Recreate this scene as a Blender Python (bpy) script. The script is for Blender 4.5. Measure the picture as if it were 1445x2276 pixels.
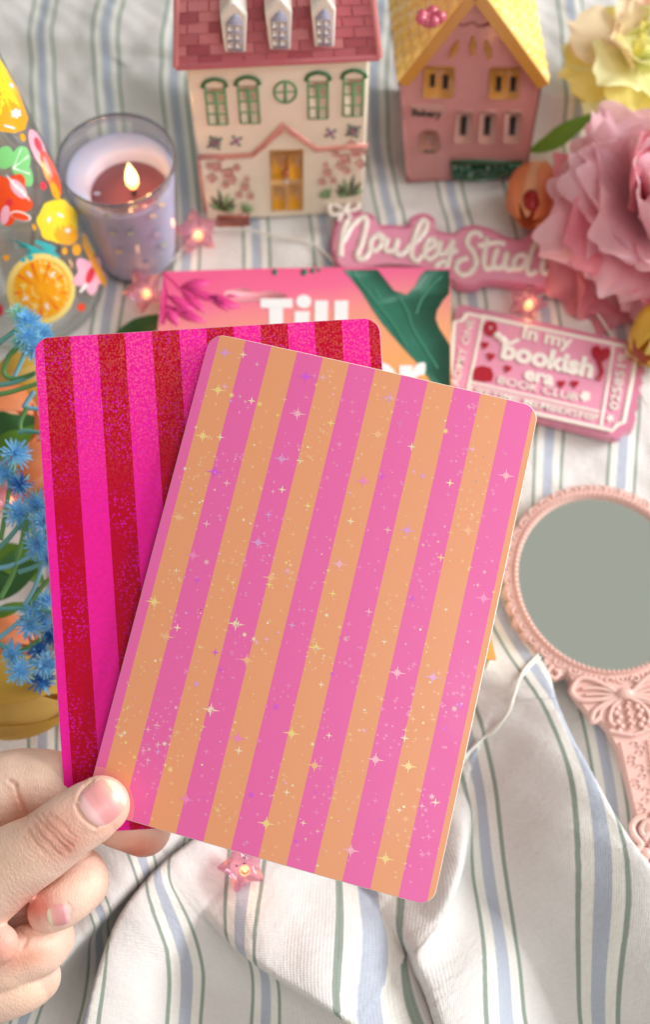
import bpy, bmesh, math, random
import numpy as np
from mathutils import Vector, Matrix
from mathutils.geometry import tessellate_polygon
from mathutils.bvhtree import BVHTree
from math import sin, cos, pi, radians, sqrt, atan2

sc = bpy.context.scene
for o in list(bpy.data.objects): bpy.data.objects.remove(o)
C = sc.collection
S = 0.01                       # everything below is written in centimetres
rnd = random.Random(7)

# ------------------------------------------------------------------ camera
PITCH = radians(65); CAMH = 45.3; FPX = 2750.0
cd = bpy.data.cameras.new('camera'); cam = bpy.data.objects.new('camera', cd); C.objects.link(cam)
cam.location = (0, 0, CAMH*S); cam.rotation_euler = (radians(90)-PITCH, 0, 0)
cd.sensor_fit = 'VERTICAL'; cd.sensor_height = 24; cd.sensor_width = 24; cd.lens = 24*FPX/2276
cd.clip_start = 0.01; cd.clip_end = 50
cd.dof.use_dof = True; cd.dof.focus_distance = 0.362; cd.dof.aperture_fstop = 6.6
sc.camera = cam
# ------------------------------------------------------------------ world and lamps
w = bpy.data.worlds.new('World'); sc.world = w; w.use_nodes = True
nt = w.node_tree; bg = nt.nodes['Background']
tc = nt.nodes.new('ShaderNodeTexCoord'); sx = nt.nodes.new('ShaderNodeSeparateXYZ')
cr = nt.nodes.new('ShaderNodeValToRGB'); nt.links.new(tc.outputs['Generated'], sx.inputs[0])
mp = nt.nodes.new('ShaderNodeMapRange'); mp.inputs[1].default_value = -1; nt.links.new(sx.outputs['Z'], mp.inputs[0])
nt.links.new(mp.outputs[0], cr.inputs[0]); nt.links.new(cr.outputs[0], bg.inputs[0])
cr.color_ramp.elements[0].color = (.38, .355, .335, 1); cr.color_ramp.elements[0].position = .40
cr.color_ramp.elements[1].color = (.54, .55, .49, 1); cr.color_ramp.elements[1].position = .90
bg.inputs[1].default_value = 0.78
def area(name, loc, tgt, sx_, sy_, power, col):
    l = bpy.data.lights.new(name, 'AREA'); l.shape = 'RECTANGLE'; l.size = sx_; l.size_y = sy_; l.energy = power; l.color = col
    o = bpy.data.objects.new(name, l); C.objects.link(o); o.location = loc
    o.rotation_euler = (Vector(tgt)-Vector(loc)).to_track_quat('-Z', 'Y').to_euler(); return o
area('window_light', (0.95, .42, .50), (0, .12, 0), .6, .5, 14.5, (.98, .99, 1))
area('room_light', (.45, -.35, 1.15), (0, .15, .1), .8, .6, 5.5, (1, .985, .97))
sc.view_settings.view_transform = 'Standard'; sc.view_settings.look = 'None'
sc.view_settings.exposure = 0; sc.view_settings.gamma = 1; sc.view_settings.use_curve_mapping = False

# ------------------------------------------------------------------ projection helpers (picture point -> place)
cF = Vector((0, cos(PITCH), -sin(PITCH))); cU = Vector((0, sin(PITCH), cos(PITCH))); cR = Vector((1, 0, 0)); cC = Vector((0, 0, CAMH))
def ray(px, py): return cF + cR*((px-722.5)/FPX) + cU*((1138-py)/FPX)
def G(px, py, z=0.0):
    r = ray(px, py); return cC + r*((z-CAMH)/r.z)
def D(px, py, d): return cC + ray(px, py)*d
class Plane:
    def __init__(s, o, u, v):
        s.o = Vector(o); s.u = Vector(u).normalized(); s.n = s.u.cross(Vector(v)).normalized(); s.v = s.n.cross(s.u)
    def hit(s, px, py, off=0.0):
        r = ray(px, py); t = (s.o + s.n*off - cC).dot(s.n)/r.dot(s.n); return cC + r*t
    def uv(s, px, py):
        p = s.hit(px, py) - s.o; return p.dot(s.u), p.dot(s.v)
    def at(s, u, v, off=0.0): return s.o + s.u*u + s.v*v + s.n*off

# ------------------------------------------------------------------ materials
def lin(v):
    v = v/255.0; return v/12.92 if v <= .04045 else ((v+.055)/1.055)**2.4
def A(r, g, b, k=1.15): return tuple(min(.92, lin(x)*k) for x in (r, g, b)) + (1,)
MC = {}
def mat(name, col, rough=.5, spec=.5, metal=0, coat=0, emit=0, sss=0, trans=0, bump=0, bscale=300, var=0, vscale=120, alpha=1, sheen=0, transl=0, ecol=None):
    if name in MC: return MC[name]
    m = bpy.data.materials.new(name); m.use_nodes = True; n = m.node_tree; b = n.nodes['Principled BSDF']
    b.inputs['Base Color'].default_value = col; b.inputs['Roughness'].default_value = rough
    b.inputs['Specular IOR Level'].default_value = spec; b.inputs['Metallic'].default_value = metal
    b.inputs['Coat Weight'].default_value = coat; b.inputs['Coat Roughness'].default_value = .12
    b.inputs['Transmission Weight'].default_value = trans; b.inputs['Sheen Weight'].default_value = sheen
    b.inputs['Alpha'].default_value = alpha
    if sss:
        b.inputs['Subsurface Weight'].default_value = sss; b.inputs['Subsurface Radius'].default_value = (1, .45, .3)
        b.inputs['Subsurface Scale'].default_value = .004
    if emit:
        b.inputs['Emission Color'].default_value = ecol or col; b.inputs['Emission Strength'].default_value = emit
    t = n.nodes.new('ShaderNodeTexCoord')
    if var:
        nz = n.nodes.new('ShaderNodeTexNoise'); nz.inputs['Scale'].default_value = vscale; nz.inputs['Detail'].default_value = 4
        n.links.new(t.outputs['Object'], nz.inputs['Vector'])
        hs = n.nodes.new('ShaderNodeHueSaturation'); hs.inputs['Color'].default_value = col
        mr = n.nodes.new('ShaderNodeMapRange'); mr.inputs[1].default_value = .25; mr.inputs[2].default_value = .75
        mr.inputs[3].default_value = 1-var; mr.inputs[4].default_value = 1+var
        n.links.new(nz.outputs[0], mr.inputs[0]); n.links.new(mr.outputs[0], hs.inputs['Value']); n.links.new(hs.outputs[0], b.inputs['Base Color'])
    if bump:
        nb = n.nodes.new('ShaderNodeTexNoise'); nb.inputs['Scale'].default_value = bscale; nb.inputs['Detail'].default_value = 3
        n.links.new(t.outputs['Object'], nb.inputs['Vector'])
        bp = n.nodes.new('ShaderNodeBump'); bp.inputs['Strength'].default_value = bump; bp.inputs['Distance'].default_value = .0006
        n.links.new(nb.outputs[0], bp.inputs['Height']); n.links.new(bp.outputs[0], b.inputs['Normal'])
    if transl:
        out = n.nodes['Material Output']; tr = n.nodes.new('ShaderNodeBsdfTranslucent'); mx = n.nodes.new('ShaderNodeMixShader')
        mx.inputs[0].default_value = transl; tr.inputs[0].default_value = col
        if var: n.links.new(hs.outputs[0], tr.inputs[0])
        n.links.new(b.outputs[0], mx.inputs[1]); n.links.new(tr.outputs[0], mx.inputs[2]); n.links.new(mx.outputs[0], out.inputs[0])
    MC[name] = m; return m
def shell_glass(name, tint, ior=1.45, rough=.02, body=0.0, bodycol=(1,1,1,1), hi=.6, lo=.03):
    """thin clear or tinted wall: fresnel reflection over a tinted see-through body"""
    if name in MC: return MC[name]
    m = bpy.data.materials.new(name); m.use_nodes = True; n = m.node_tree; n.nodes.remove(n.nodes['Principled BSDF'])
    out = n.nodes['Material Output']; tr = n.nodes.new('ShaderNodeBsdfTransparent'); tr.inputs[0].default_value = tint
    gl = n.nodes.new('ShaderNodeBsdfGlossy'); gl.inputs['Roughness'].default_value = rough
    fr = n.nodes.new('ShaderNodeLayerWeight'); fr.inputs[0].default_value = .28
    pw = n.nodes.new('ShaderNodeMapRange'); pw.inputs[3].default_value = lo; pw.inputs[4].default_value = hi
    n.links.new(fr.outputs['Fresnel'], pw.inputs[0])
    src = tr
    if body:
        df = n.nodes.new('ShaderNodeBsdfDiffuse'); df.inputs[0].default_value = bodycol
        ts = n.nodes.new('ShaderNodeBsdfTranslucent'); ts.inputs[0].default_value = bodycol
        m0 = n.nodes.new('ShaderNodeMixShader'); n.links.new(df.outputs[0], m0.inputs[1]); n.links.new(ts.outputs[0], m0.inputs[2])
        m1 = n.nodes.new('ShaderNodeMixShader'); m1.inputs[0].default_value = body
        n.links.new(tr.outputs[0], m1.inputs[1]); n.links.new(m0.outputs[0], m1.inputs[2]); src = m1
    mx = n.nodes.new('ShaderNodeMixShader'); n.links.new(pw.outputs[0], mx.inputs[0])
    n.links.new(src.outputs[0], mx.inputs[1]); n.links.new(gl.outputs[0], mx.inputs[2]); n.links.new(mx.outputs[0], out.inputs[0])
    MC[name] = m; return m

# ------------------------------------------------------------------ object helpers
ORG = {}
def tag(o, label=None, cat=None, group=None, kind=None):
    if label: o['label'] = label
    if cat: o['category'] = cat
    if group: o['group'] = group
    if kind: o['kind'] = kind
    return o
def thing(name, loc, label, cat, group=None):
    o = bpy.data.objects.new(name, None); C.objects.link(o); o.location = Vector(loc)*S; o.empty_display_size = .01
    ORG[o.name] = Vector(loc); return tag(o, label, cat, group)
class MB:
    def __init__(s): s.v = []; s.f = []; s.m = []; s.uv = []; s.mi = 0
    def add(s, vs, fs, uv=None):
        b = len(s.v); s.v += [Vector(p) for p in vs]; s.uv += (list(uv) if uv else [(0, 0)]*len(vs))
        for f in fs: s.f.append([i+b for i in f]); s.m.append(s.mi)
    def mat(s, i): s.mi = i; return s
    def prism(s, pts, d):
        """flat polygon (world points) with thickness vector d, top at pts"""
        n = len(pts); pts = [Vector(p) for p in pts]; tri = tessellate_polygon([pts])
        d = Vector(d); vs = pts + [p-d for p in pts]
        fs = []
        for t in tri:
            a, b_, c_ = t; nn = (pts[b_]-pts[a]).cross(pts[c_]-pts[a])
            if nn.dot(d) < 0: a, b_, c_ = a, c_, b_
            fs.append([a, b_, c_]); fs.append([a+n, c_+n, b_+n])
        for i in range(n):
            j = (i+1) % n; fs.append([i, i+n, j+n, j])
        s.add(vs, fs)
    def box(s, o, u, v, w_):
        o = Vector(o); u = Vector(u); v = Vector(v); w_ = Vector(w_)
        vs = [o, o+u, o+u+v, o+v, o+w_, o+u+w_, o+u+v+w_, o+v+w_]
        s.add(vs, [[0,3,2,1],[4,5,6,7],[0,1,5,4],[1,2,6,5],[2,3,7,6],[3,0,4,7]])
    def tube(s, pts, r, seg=8, flat=1.0, up=None, caps=True, closed=False):
        pts = [Vector(p) for p in pts]; n = len(pts)
        rr = r if isinstance(r, (list, tuple)) else [r]*n
        vs = []; prev = None
        for i, p in enumerate(pts):
            if closed: t = (pts[(i+1) % n]-pts[i-1])
            else: t = pts[min(i+1, n-1)]-pts[max(i-1, 0)]
            if t.length < 1e-9: t = Vector((0, 0, 1))
            t.normalize()
            if up is not None: b = Vector(up) - t*t.dot(Vector(up))
            elif prev is None: b = t.orthogonal()
            else: b = prev - t*t.dot(prev)
            if b.length < 1e-6: b = t.orthogonal()
            b.normalize(); prev = b; c_ = t.cross(b)
            for k in range(seg):
                a = 2*pi*k/seg; vs.append(p + c_*(cos(a)*rr[i]) + b*(sin(a)*rr[i]*flat))
        fs = []
        for i in range(n if closed else n-1):
            j = (i+1) % n
            for k in range(seg):
                q = (k+1) % seg; fs.append([i*seg+k, i*seg+q, j*seg+q, j*seg+k])
        if caps and not closed:
            fs.append(list(range(seg))[::-1]); fs.append([(n-1)*seg+k for k in range(seg)])
        s.add(vs, fs)
    def lathe(s, o, prof, seg=48, axis=(0, 0, 1), capend=False):
        o = Vector(o); ax = Vector(axis).normalized(); e = ax.orthogonal().normalized(); g = ax.cross(e)
        vs = [o + ax*z + (e*cos(2*pi*k/seg)+g*sin(2*pi*k/seg))*r for r, z in prof for k in range(seg)]
        fs = [[i*seg+k, i*seg+(k+1) % seg, (i+1)*seg+(k+1) % seg, (i+1)*seg+k] for i in range(len(prof)-1) for k in range(seg)]
        s.add(vs, fs)
    def ball(s, o, r, seg=12, sc3=(1, 1, 1)):
        o = Vector(o); vs = []; fs = []; rg = max(5, seg//2)
        for i in range(rg+1):
            th = pi*i/rg
            for k in range(seg):
                a = 2*pi*k/seg; vs.append(o+Vector((r*sin(th)*cos(a)*sc3[0], r*sin(th)*sin(a)*sc3[1], r*cos(th)*sc3[2])))
        for i in range(rg):
            for k in range(seg): fs.append([i*seg+k, (i+1)*seg+k, (i+1)*seg+(k+1) % seg, i*seg+(k+1) % seg])
        s.add(vs, fs)
    def grid(s, fn, nu, nv, uvf=None):
        vs = []; uv = []
        for j in range(nv+1):
            for i in range(nu+1):
                vs.append(fn(i/nu, j/nv)); uv.append(uvf(i/nu, j/nv) if uvf else (i/nu, j/nv))
        s.add(vs, [[j*(nu+1)+i, j*(nu+1)+i+1, (j+1)*(nu+1)+i+1, (j+1)*(nu+1)+i] for j in range(nv) for i in range(nu)], uv)
    def build(s, name, mats, parent=None, origin=None, smooth=True, sub=0, auto=None, bevel=0):
        me = bpy.data.meshes.new(name)
        org = ORG[parent.name] if parent is not None and parent.name in ORG else (Vector(origin) if origin is not None else Vector((0, 0, 0)))
        if parent is not None and parent.name in ORG and origin is None: org = ORG[parent.name]
        me.from_pydata([tuple((p-org)*S) for p in s.v], [], s.f)
        if not isinstance(mats, (list, tuple)): mats = [mats]
        for m in mats: me.materials.append(m)
        me.polygons.foreach_set('material_index', s.m)
        ul = me.uv_layers.new(name='UVMap'); li = np.zeros(len(me.loops), dtype=np.int32); me.loops.foreach_get('vertex_index', li)
        ul.data.foreach_set('uv', np.array(s.uv, dtype=np.float32)[li].ravel())
        if smooth: me.polygons.foreach_set('use_smooth', [True]*len(me.polygons))
        me.validate(); me.update()
        if smooth and auto is not None:
            me.set_sharp_from_angle(angle=radians(auto))
        o = bpy.data.objects.new(name, me); C.objects.link(o)
        if parent is None: o.location = org*S
        else: o.parent = parent
        ORG[o.name] = org
        if bevel:
            b = o.modifiers.new('b', 'BEVEL'); b.width = bevel*S; b.segments = 2; b.limit_method = 'ANGLE'
        if sub:
            mo = o.modifiers.new('s', 'SUBSURF'); mo.levels = sub; mo.render_levels = sub
        return o
def catmull(P, n=8, closed=False):
    P = [Vector(p) if len(p) == 3 else Vector((p[0], p[1], 0)) for p in P]; out = []; N = len(P)
    rng = range(N if closed else N-1)
    for i in rng:
        if closed: a, b, c_, d = P[i-1], P[i], P[(i+1) % N], P[(i+2) % N]
        else: a, b, c_, d = P[max(i-1, 0)], P[i], P[i+1], P[min(i+2, N-1)]
        for k in range(n):
            t = k/n; out.append(.5*((2*b)+(c_-a)*t+(2*a-5*b+4*c_-d)*t*t+(3*b-a-3*c_+d)*t**3))
    if not closed: out.append(P[-1])
    return out
def c2(P, n=6, closed=False): return [(p.x, p.y) for p in catmull(P, n, closed)]
def text_shape(txt, bold=0.0, spacing=1.0):
    cu = bpy.data.curves.new('t', 'FONT'); cu.body = txt; cu.size = 1; cu.offset = bold; cu.space_character = spacing; cu.resolution_u = 3
    o = bpy.data.objects.new('t', cu); C.objects.link(o); dg = bpy.context.evaluated_depsgraph_get(); dg.update()
    me = bpy.data.meshes.new_from_object(o.evaluated_get(dg)); bpy.data.objects.remove(o)
    vs = [(v.co.x, v.co.y) for v in me.vertices]; fs = [list(p.vertices) for p in me.polygons]; bpy.data.meshes.remove(me)
    x0 = min(v[0] for v in vs); x1 = max(v[0] for v in vs)
    return [((x-x0)/(x1-x0), y) for x, y in vs], fs, x1-x0
def put_text(mb, txt, a, b, hvec, fn, bold=0.0, spacing=1.0, thick=0.0):
    """a,b: baseline ends in picture units, hvec: picture vector of cap height; fn(px,py,off)->world"""
    vs, fs, wd = text_shape(txt, bold, spacing)
    def mpn(x, y, off): return fn(a[0]+(b[0]-a[0])*x+hvec[0]*y/.7, a[1]+(b[1]-a[1])*x+hvec[1]*y/.7, off)
    top = [mpn(x, y, thick) for x, y in vs]; mb.add(top, fs)
    if thick:
        bot = [mpn(x, y, 0) for x, y in vs]
        ed = {}
        for f in fs:
            for i in range(len(f)):
                e = (f[i], f[(i+1) % len(f)]); k = tuple(sorted(e)); ed[k] = None if k in ed else e
        n = len(top); sf = []
        for e in ed.values():
            if e: sf.append([e[0], e[0]+n, e[1]+n, e[1]])
        mb.add(top+bot, sf)

# ================================================================== STRIPED CLOTH
FOLDS = [  # points (px, py, height), width on the left / right of travel
 ([(1190,1380,.2),(1205,1470,.8),(1222,1580,1.5),(1330,1820,2.3),(1440,1990,2.7),(1600,2220,2.8)], 0.6, 2.2),
 ([(420,1800,.6),(345,1880,1.6),(235,1985,2.1),(150,2080,1.9),(60,2200,1.5)], .7, 1.6),
 ([(470,1860,1.2),(390,1925,2.0),(305,2030,2.3),(262,2120,2.2),(215,2290,2.2)], 1.5, .8),
 ([(450,1975,.3),(480,2020,1.0),(555,2095,1.9),(680,2175,2.3),(790,2240,2.4),(920,2340,2.4)], 1.9, .75),
 ([(850,1990,.5),(905,2060,1.5),(985,2180,2.1),(1040,2300,2.3)], 1.8, .75),
 ([(1030,1760,.3),(1012,1900,1.3),(985,2010,1.3),(930,2080,.6)], .7, 1.0),
 ([(1010,1560,.2),(1035,1640,.4),(1060,1800,.3)], 1.2, 1.2),
 ([(-40,62,.35),(120,72,.5),(300,92,.5),(420,110,.3)], 2.2, .5),
 ([(300,150,.4),(400,200,.9),(470,240,.6)], 1.5, 1.0),
 ([(820,190,.5),(870,235,1.0),(930,250,.8)], 1.4, .6),
 ([(1190,170,.5),(1260,210,1.1),(1340,205,1.0),(1440,190,.8)], 1.6, .7),
 ([(780,500,.1),(900,470,.5),(1010,490,.4),(1120,500,.2)], .8, .8),
 ([(560,520,.1),(640,540,.35),(740,520,.2)], .6, .8),
]
FLAT = [(G(630,470), 6.0), (G(1040,390), 5), (G(305,563), 3.2), (G(60,640), 4.2), (G(680,760), 6), (G(680,1100), 7), (G(1000,560), 5), (G(1220,820), 4.2), (G(1340,1295), 5), (G(1420,1750), 2.4)]
OVER = 1.0   # how far a fold leans over its steep side, cm
def cloth_height(X, Y, full=False):
    acc = np.zeros_like(X); dip = np.zeros_like(X); OX = np.zeros_like(X); OY = np.zeros_like(X)
    for pts, wl, wr in FOLDS:
        P = [G(x, y, h) for x, y, h in pts]; H = [p[2] for p in pts]
        if pts[0][1] > 1300 and wl != wr:
            q = []
            for i, p in enumerate(P):
                t_ = P[min(i+1, len(P)-1)]-P[max(i-1, 0)]; l_ = sqrt(t_.x**2+t_.y**2); nl = Vector((-t_.y/l_, t_.x/l_, 0)); sgn = 1 if wl < wr else -1
                q.append(p-nl*(sgn*OVER*.8*H[i]/2.3))
            P = q
        best = np.full(X.shape, 1e9); val = np.zeros_like(X); dpv = np.zeros_like(X); ox = np.zeros_like(X); oy = np.zeros_like(X)
        cp = catmull([Vector((p.x, p.y, h)) for p, h in zip(P, H)], 5)
        for a, b in zip(cp[:-1], cp[1:]):
            dx, dy = b.x-a.x, b.y-a.y; L2 = dx*dx+dy*dy
            t = np.clip(((X-a.x)*dx+(Y-a.y)*dy)/L2, 0, 1)
            ex = X-(a.x+dx*t); ey = Y-(a.y+dy*t); d = np.sqrt(ex*ex+ey*ey)
            side = dx*ey-dy*ex           # >0: left of travel
            wd = np.where(side > 0, wl, wr)
            H0 = (a.z+(b.z-a.z)*t)*(1.25 if pts[0][1] > 1300 else 1.0)
            wn = min(wl, wr); steep = (wd == wn) if wl != wr else np.zeros_like(X, bool)
            h = H0*np.exp(-(d/wd)**2*.8); dp = np.where(steep & (wn < .85), H0*.30*np.exp(-((d-wn*2.3)/(wn*1.5))**2), 0)
            upd = d < best; best = np.where(upd, d, best); val = np.where(upd, h, val); dpv = np.where(upd, dp, dpv)
            if full and pts[0][1] > 1300 and wl != wr:
                sg = 1 if wl < wr else -1; L_ = sqrt(L2); sh = OVER*H0/2.3*np.exp(-(d/np.where(wd == wn, .62, 1.5))**2)
                ox = np.where(upd, -dy/L_*sg*sh, ox); oy = np.where(upd, dx/L_*sg*sh, oy)
        acc = np.maximum(acc, np.abs(val)); dip = dip+dpv; OX += ox; OY += oy
    h = acc-dip
    wob = .22*np.sin(X*.55+1.2*np.sin(Y*.31))*np.sin(Y*.42+.9+.6*np.sin(X*.23)) + .10*np.sin(X*1.7+Y*.8)*np.sin(Y*1.1-X*.5) \
        + .035*np.sin(X*4.1+Y*1.3+1.5*np.sin(Y*.9))*np.sin(Y*2.3+X*.7)
    msk = np.ones_like(X)
    for p, r in FLAT:
        d = np.sqrt((X-p.x)**2+(Y-p.y)**2); msk *= np.clip((d-r*.75)/(r*.5), 0, 1)
    if full: return h + wob*(.15+.85*msk) - .15, OX, OY
    return h + wob*(.15+.85*msk) - .15
def make_cloth():
    nx, ny = 760, 860
    xs = np.linspace(-32, 32, nx); ys = np.linspace(-8, 62, ny)
    X, Y = np.meshgrid(xs, ys); Z, OX, OY = cloth_height(X, Y, True)
    dx = xs[1]-xs[0]; dZ = np.diff(Z, axis=1); L = np.sqrt(dx*dx+dZ*dZ)
    u = np.concatenate([np.zeros((ny, 1)), np.cumsum(L, axis=1)], axis=1); i0 = nx//2
    ustart = u[:, i0:i0+1]; E_ = (u-ustart)-X
    for _ in range(3):
        K = 13; pad = np.pad(E_, ((K, K), (0, 0)), mode='edge'); cs = np.cumsum(np.vstack([np.zeros((1, nx)), pad]), axis=0); E_ = (cs[2*K+1:]-cs[:-2*K-1])/(2*K+1)
    # the weave follows the folds, fading out sideways
    U = X + (X-5.5)*.22*np.clip((28-Y)/22, 0, 1.3) + E_*(.25+.75*np.clip((4.5-X)/3, 0, 1))*np.where(Y < 13, .5, .04+.46*np.clip((18-Y)/5, 0, 1))
    # gentle drift of the weave
    U = U + .35*np.sin(Y*.16+.6)+.25*np.sin(Y*.33+X*.12) - .27*np.clip(20-Y, 0, 24)*np.clip((X+1)/6, 0, 1) + .05*np.clip(14-Y, 0, 20)*np.clip((2-X)/6, 0, 1) + .05*(Y-36)*np.clip((-X-4)/8, 0, 1)*np.clip((Y-30)/6, 0, 1)
    V = Y + 0
    co = np.stack([X+OX, Y+OY, Z], axis=-1).reshape(-1, 3)*S
    idx = np.arange(nx*ny).reshape(ny, nx)
    f = np.stack([idx[:-1, :-1], idx[:-1, 1:], idx[1:, 1:], idx[1:, :-1]], axis=-1).reshape(-1, 4)
    me = bpy.data.meshes.new('tablecloth'); me.vertices.add(len(co)); me.vertices.foreach_set('co', co.ravel())
    me.loops.add(f.size); me.loops.foreach_set('vertex_index', f.ravel().astype(np.int32))
    me.polygons.add(len(f)); me.polygons.foreach_set('loop_start', np.arange(0, f.size, 4, dtype=np.int32))
    me.update(calc_edges=True); me.polygons.foreach_set('use_smooth', [True]*len(f))
    ul = me.uv_layers.new(name='UVMap'); uvv = np.stack([U, V], axis=-1).reshape(-1, 2)[f.ravel()]
    ul.data.foreach_set('uv', uvv.astype(np.float32).ravel())
    m = bpy.data.materials.new('striped_cotton'); m.use_nodes = True; n = m.node_tree; b = n.nodes['Principled BSDF']; k = n.links.new
    b.inputs['Roughness'].default_value = .9; b.inputs['Specular IOR Level'].default_value = .15; b.inputs['Sheen Weight'].default_value = .1
    uvn = n.nodes.new('ShaderNodeUVMap'); sp = n.nodes.new('ShaderNodeSeparateXYZ'); k(uvn.outputs[0], sp.inputs[0])
    def M(op, a, b_=None, c_=None):
        q = n.nodes.new('ShaderNodeMath'); q.operation = op
        for i, x in enumerate((a, b_, c_)):
            if x is None: continue
            if isinstance(x, (int, float)): q.inputs[i].default_value = x
            else: k(x, q.inputs[i])
        return q.outputs[0]
    fr = M('FRACT', M('DIVIDE', M('ADD', sp.outputs[0], 100*3.15+16.0+1.575), 3.15))
    ramp = n.nodes.new('ShaderNodeValToRGB'); ramp.color_ramp.interpolation = 'LINEAR'; k(fr, ramp.inputs[0])
    base = A(210, 206, 203, 1.15); cream = A(220, 217, 211, 1.15); green = A(146, 158, 148, 1.0); blue = A(178, 184, 197, 1.05)
    stops = [(0, base), (.290, base), (.296, green), (.334, green), (.340, cream), (.430, cream), (.436, blue), (.564, blue), (.570, cream), (.660, cream), (.666, green), (.704, green), (.710, base)]
    el = ramp.color_ramp.elements; el[0].position = 0; el[0].color = base; el[1].position = 1; el[1].color = base
    for p, c_ in stops[1:]:
        e = el.new(p); e.color = c_
    # threads
    wv = n.nodes.new('ShaderNodeTexWave'); wv.wave_type = 'BANDS'; wv.bands_direction = 'X'; wv.inputs['Scale'].default_value = 5.2; wv.inputs['Distortion'].default_value = .6
    wv2 = n.nodes.new('ShaderNodeTexWave'); wv2.wave_type = 'BANDS'; wv2.bands_direction = 'Y'; wv2.inputs['Scale'].default_value = 5.2; wv2.inputs['Distortion'].default_value = .6
    k(uvn.outputs[0], wv.inputs[0]); k(uvn.outputs[0], wv2.inputs[0])
    nz = n.nodes.new('ShaderNodeTexNoise'); nz.inputs['Scale'].default_value = 9; nz.inputs['Detail'].default_value = 6; k(uvn.outputs[0], nz.inputs[0])
    th = M('ADD', M('MULTIPLY', wv.outputs['Fac'], wv2.outputs['Fac']), M('MULTIPLY', nz.outputs[0], .9))
    hs = n.nodes.new('ShaderNodeHueSaturation'); k(ramp.outputs[0], hs.inputs['Color'])
    k(M('ADD', M('MULTIPLY', th, .20), .88), hs.inputs['Value']); k(hs.outputs[0], b.inputs['Base Color'])
    bp = n.nodes.new('ShaderNodeBump'); bp.inputs['Strength'].default_value = .35; bp.inputs['Distance'].default_value = .0006
    k(th, bp.inputs['Height'])
    n5 = n.nodes.new('ShaderNodeTexNoise'); n5.inputs['Scale'].default_value = .55; n5.inputs['Detail'].default_value = 5; n5.inputs['Roughness'].default_value = .62; n5.inputs['Distortion'].default_value = 0; k(uvn.outputs[0], n5.inputs[0])
    b5 = n.nodes.new('ShaderNodeBump'); b5.inputs['Strength'].default_value = .3; b5.inputs['Distance'].default_value = .006; k(n5.outputs[0], b5.inputs['Height']); k(bp.outputs[0], b5.inputs['Normal']); k(b5.outputs[0], b.inputs['Normal'])
    me.materials.append(m)
    o = bpy.data.objects.new('tablecloth', me); C.objects.link(o)
    tag(o, 'rumpled off-white cotton cloth with blue and green stripes under everything', 'cloth', kind='structure')
make_cloth()
def CH(p): return float(cloth_height(np.array([[p.x]]), np.array([[p.y]]))[0, 0])

# ================================================================== CARDS
def rodr(wv):
    t = Vector(wv); a = t.length; return Matrix.Rotation(a, 3, t.normalized()) if a > 1e-9 else Matrix.Identity(3)
def card_plane(x, k=1.0):
    R3 = rodr(x[:3]); T = Vector(x[3:6])*k
    def wd(q): return cR*q.x + cU*q.y + cF*q.z
    o = cC + wd(T); u = wd(R3 @ Vector((1, 0, 0))); v = wd(R3 @ Vector((0, 1, 0)))
    p = Plane(o, u, v)
    if p.n.dot(cF) > 0: p.n = -p.n; 
    return p
PF = card_plane([0.1009, 0.0571, -0.238, -0.2516, -2.8585, 36.6419])
PB = card_plane([0.0893, -0.0132, 0.0786, -3.0576, -1.7575, 37.8773], .988)
class Card:
    def __init__(s, pl, quad, W, H):
        s.pl = pl; s.c = [pl.hit(*q) for q in quad]; s.W = W; s.H = H; s.n = pl.n
        s.ux = (s.c[1]-s.c[0]).normalized(); s.uy = (s.c[0]-s.c[3]).normalized()
    def at(s, u, v, off=0):
        a = u/s.W; b = v/s.H; TL, TR, BR, BL = s.c
        # slight bow of the paper
        bow = s.bow*(4*a*(1-a)) if hasattr(s, 'bow') else 0
        return (TL*(1-a)+TR*a)*b + (BL*(1-a)+BR*a)*(1-b) + s.n*(off+bow)
    def inv(s, px, py):
        p = s.pl.hit(px, py); u, v = s.W/2, s.H/2
        for _ in range(20):
            e = p - s.at(u, v) + s.n*(s.at(u, v)-p).dot(s.n)
            u += e.dot(s.ux); v += e.dot(s.uy)
        return u, v
def round_rect(W, H, r, n=7):
    P = []
    for cx, cy, a0 in ((W-r, H-r, 0), (r, H-r, 90), (r, r, 180), (W-r, r, 270)):
        for i in range(n+1):
            a = radians(a0+90*i/n); P.append((cx+r*cos(a), cy+r*sin(a)))
    return P
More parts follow.
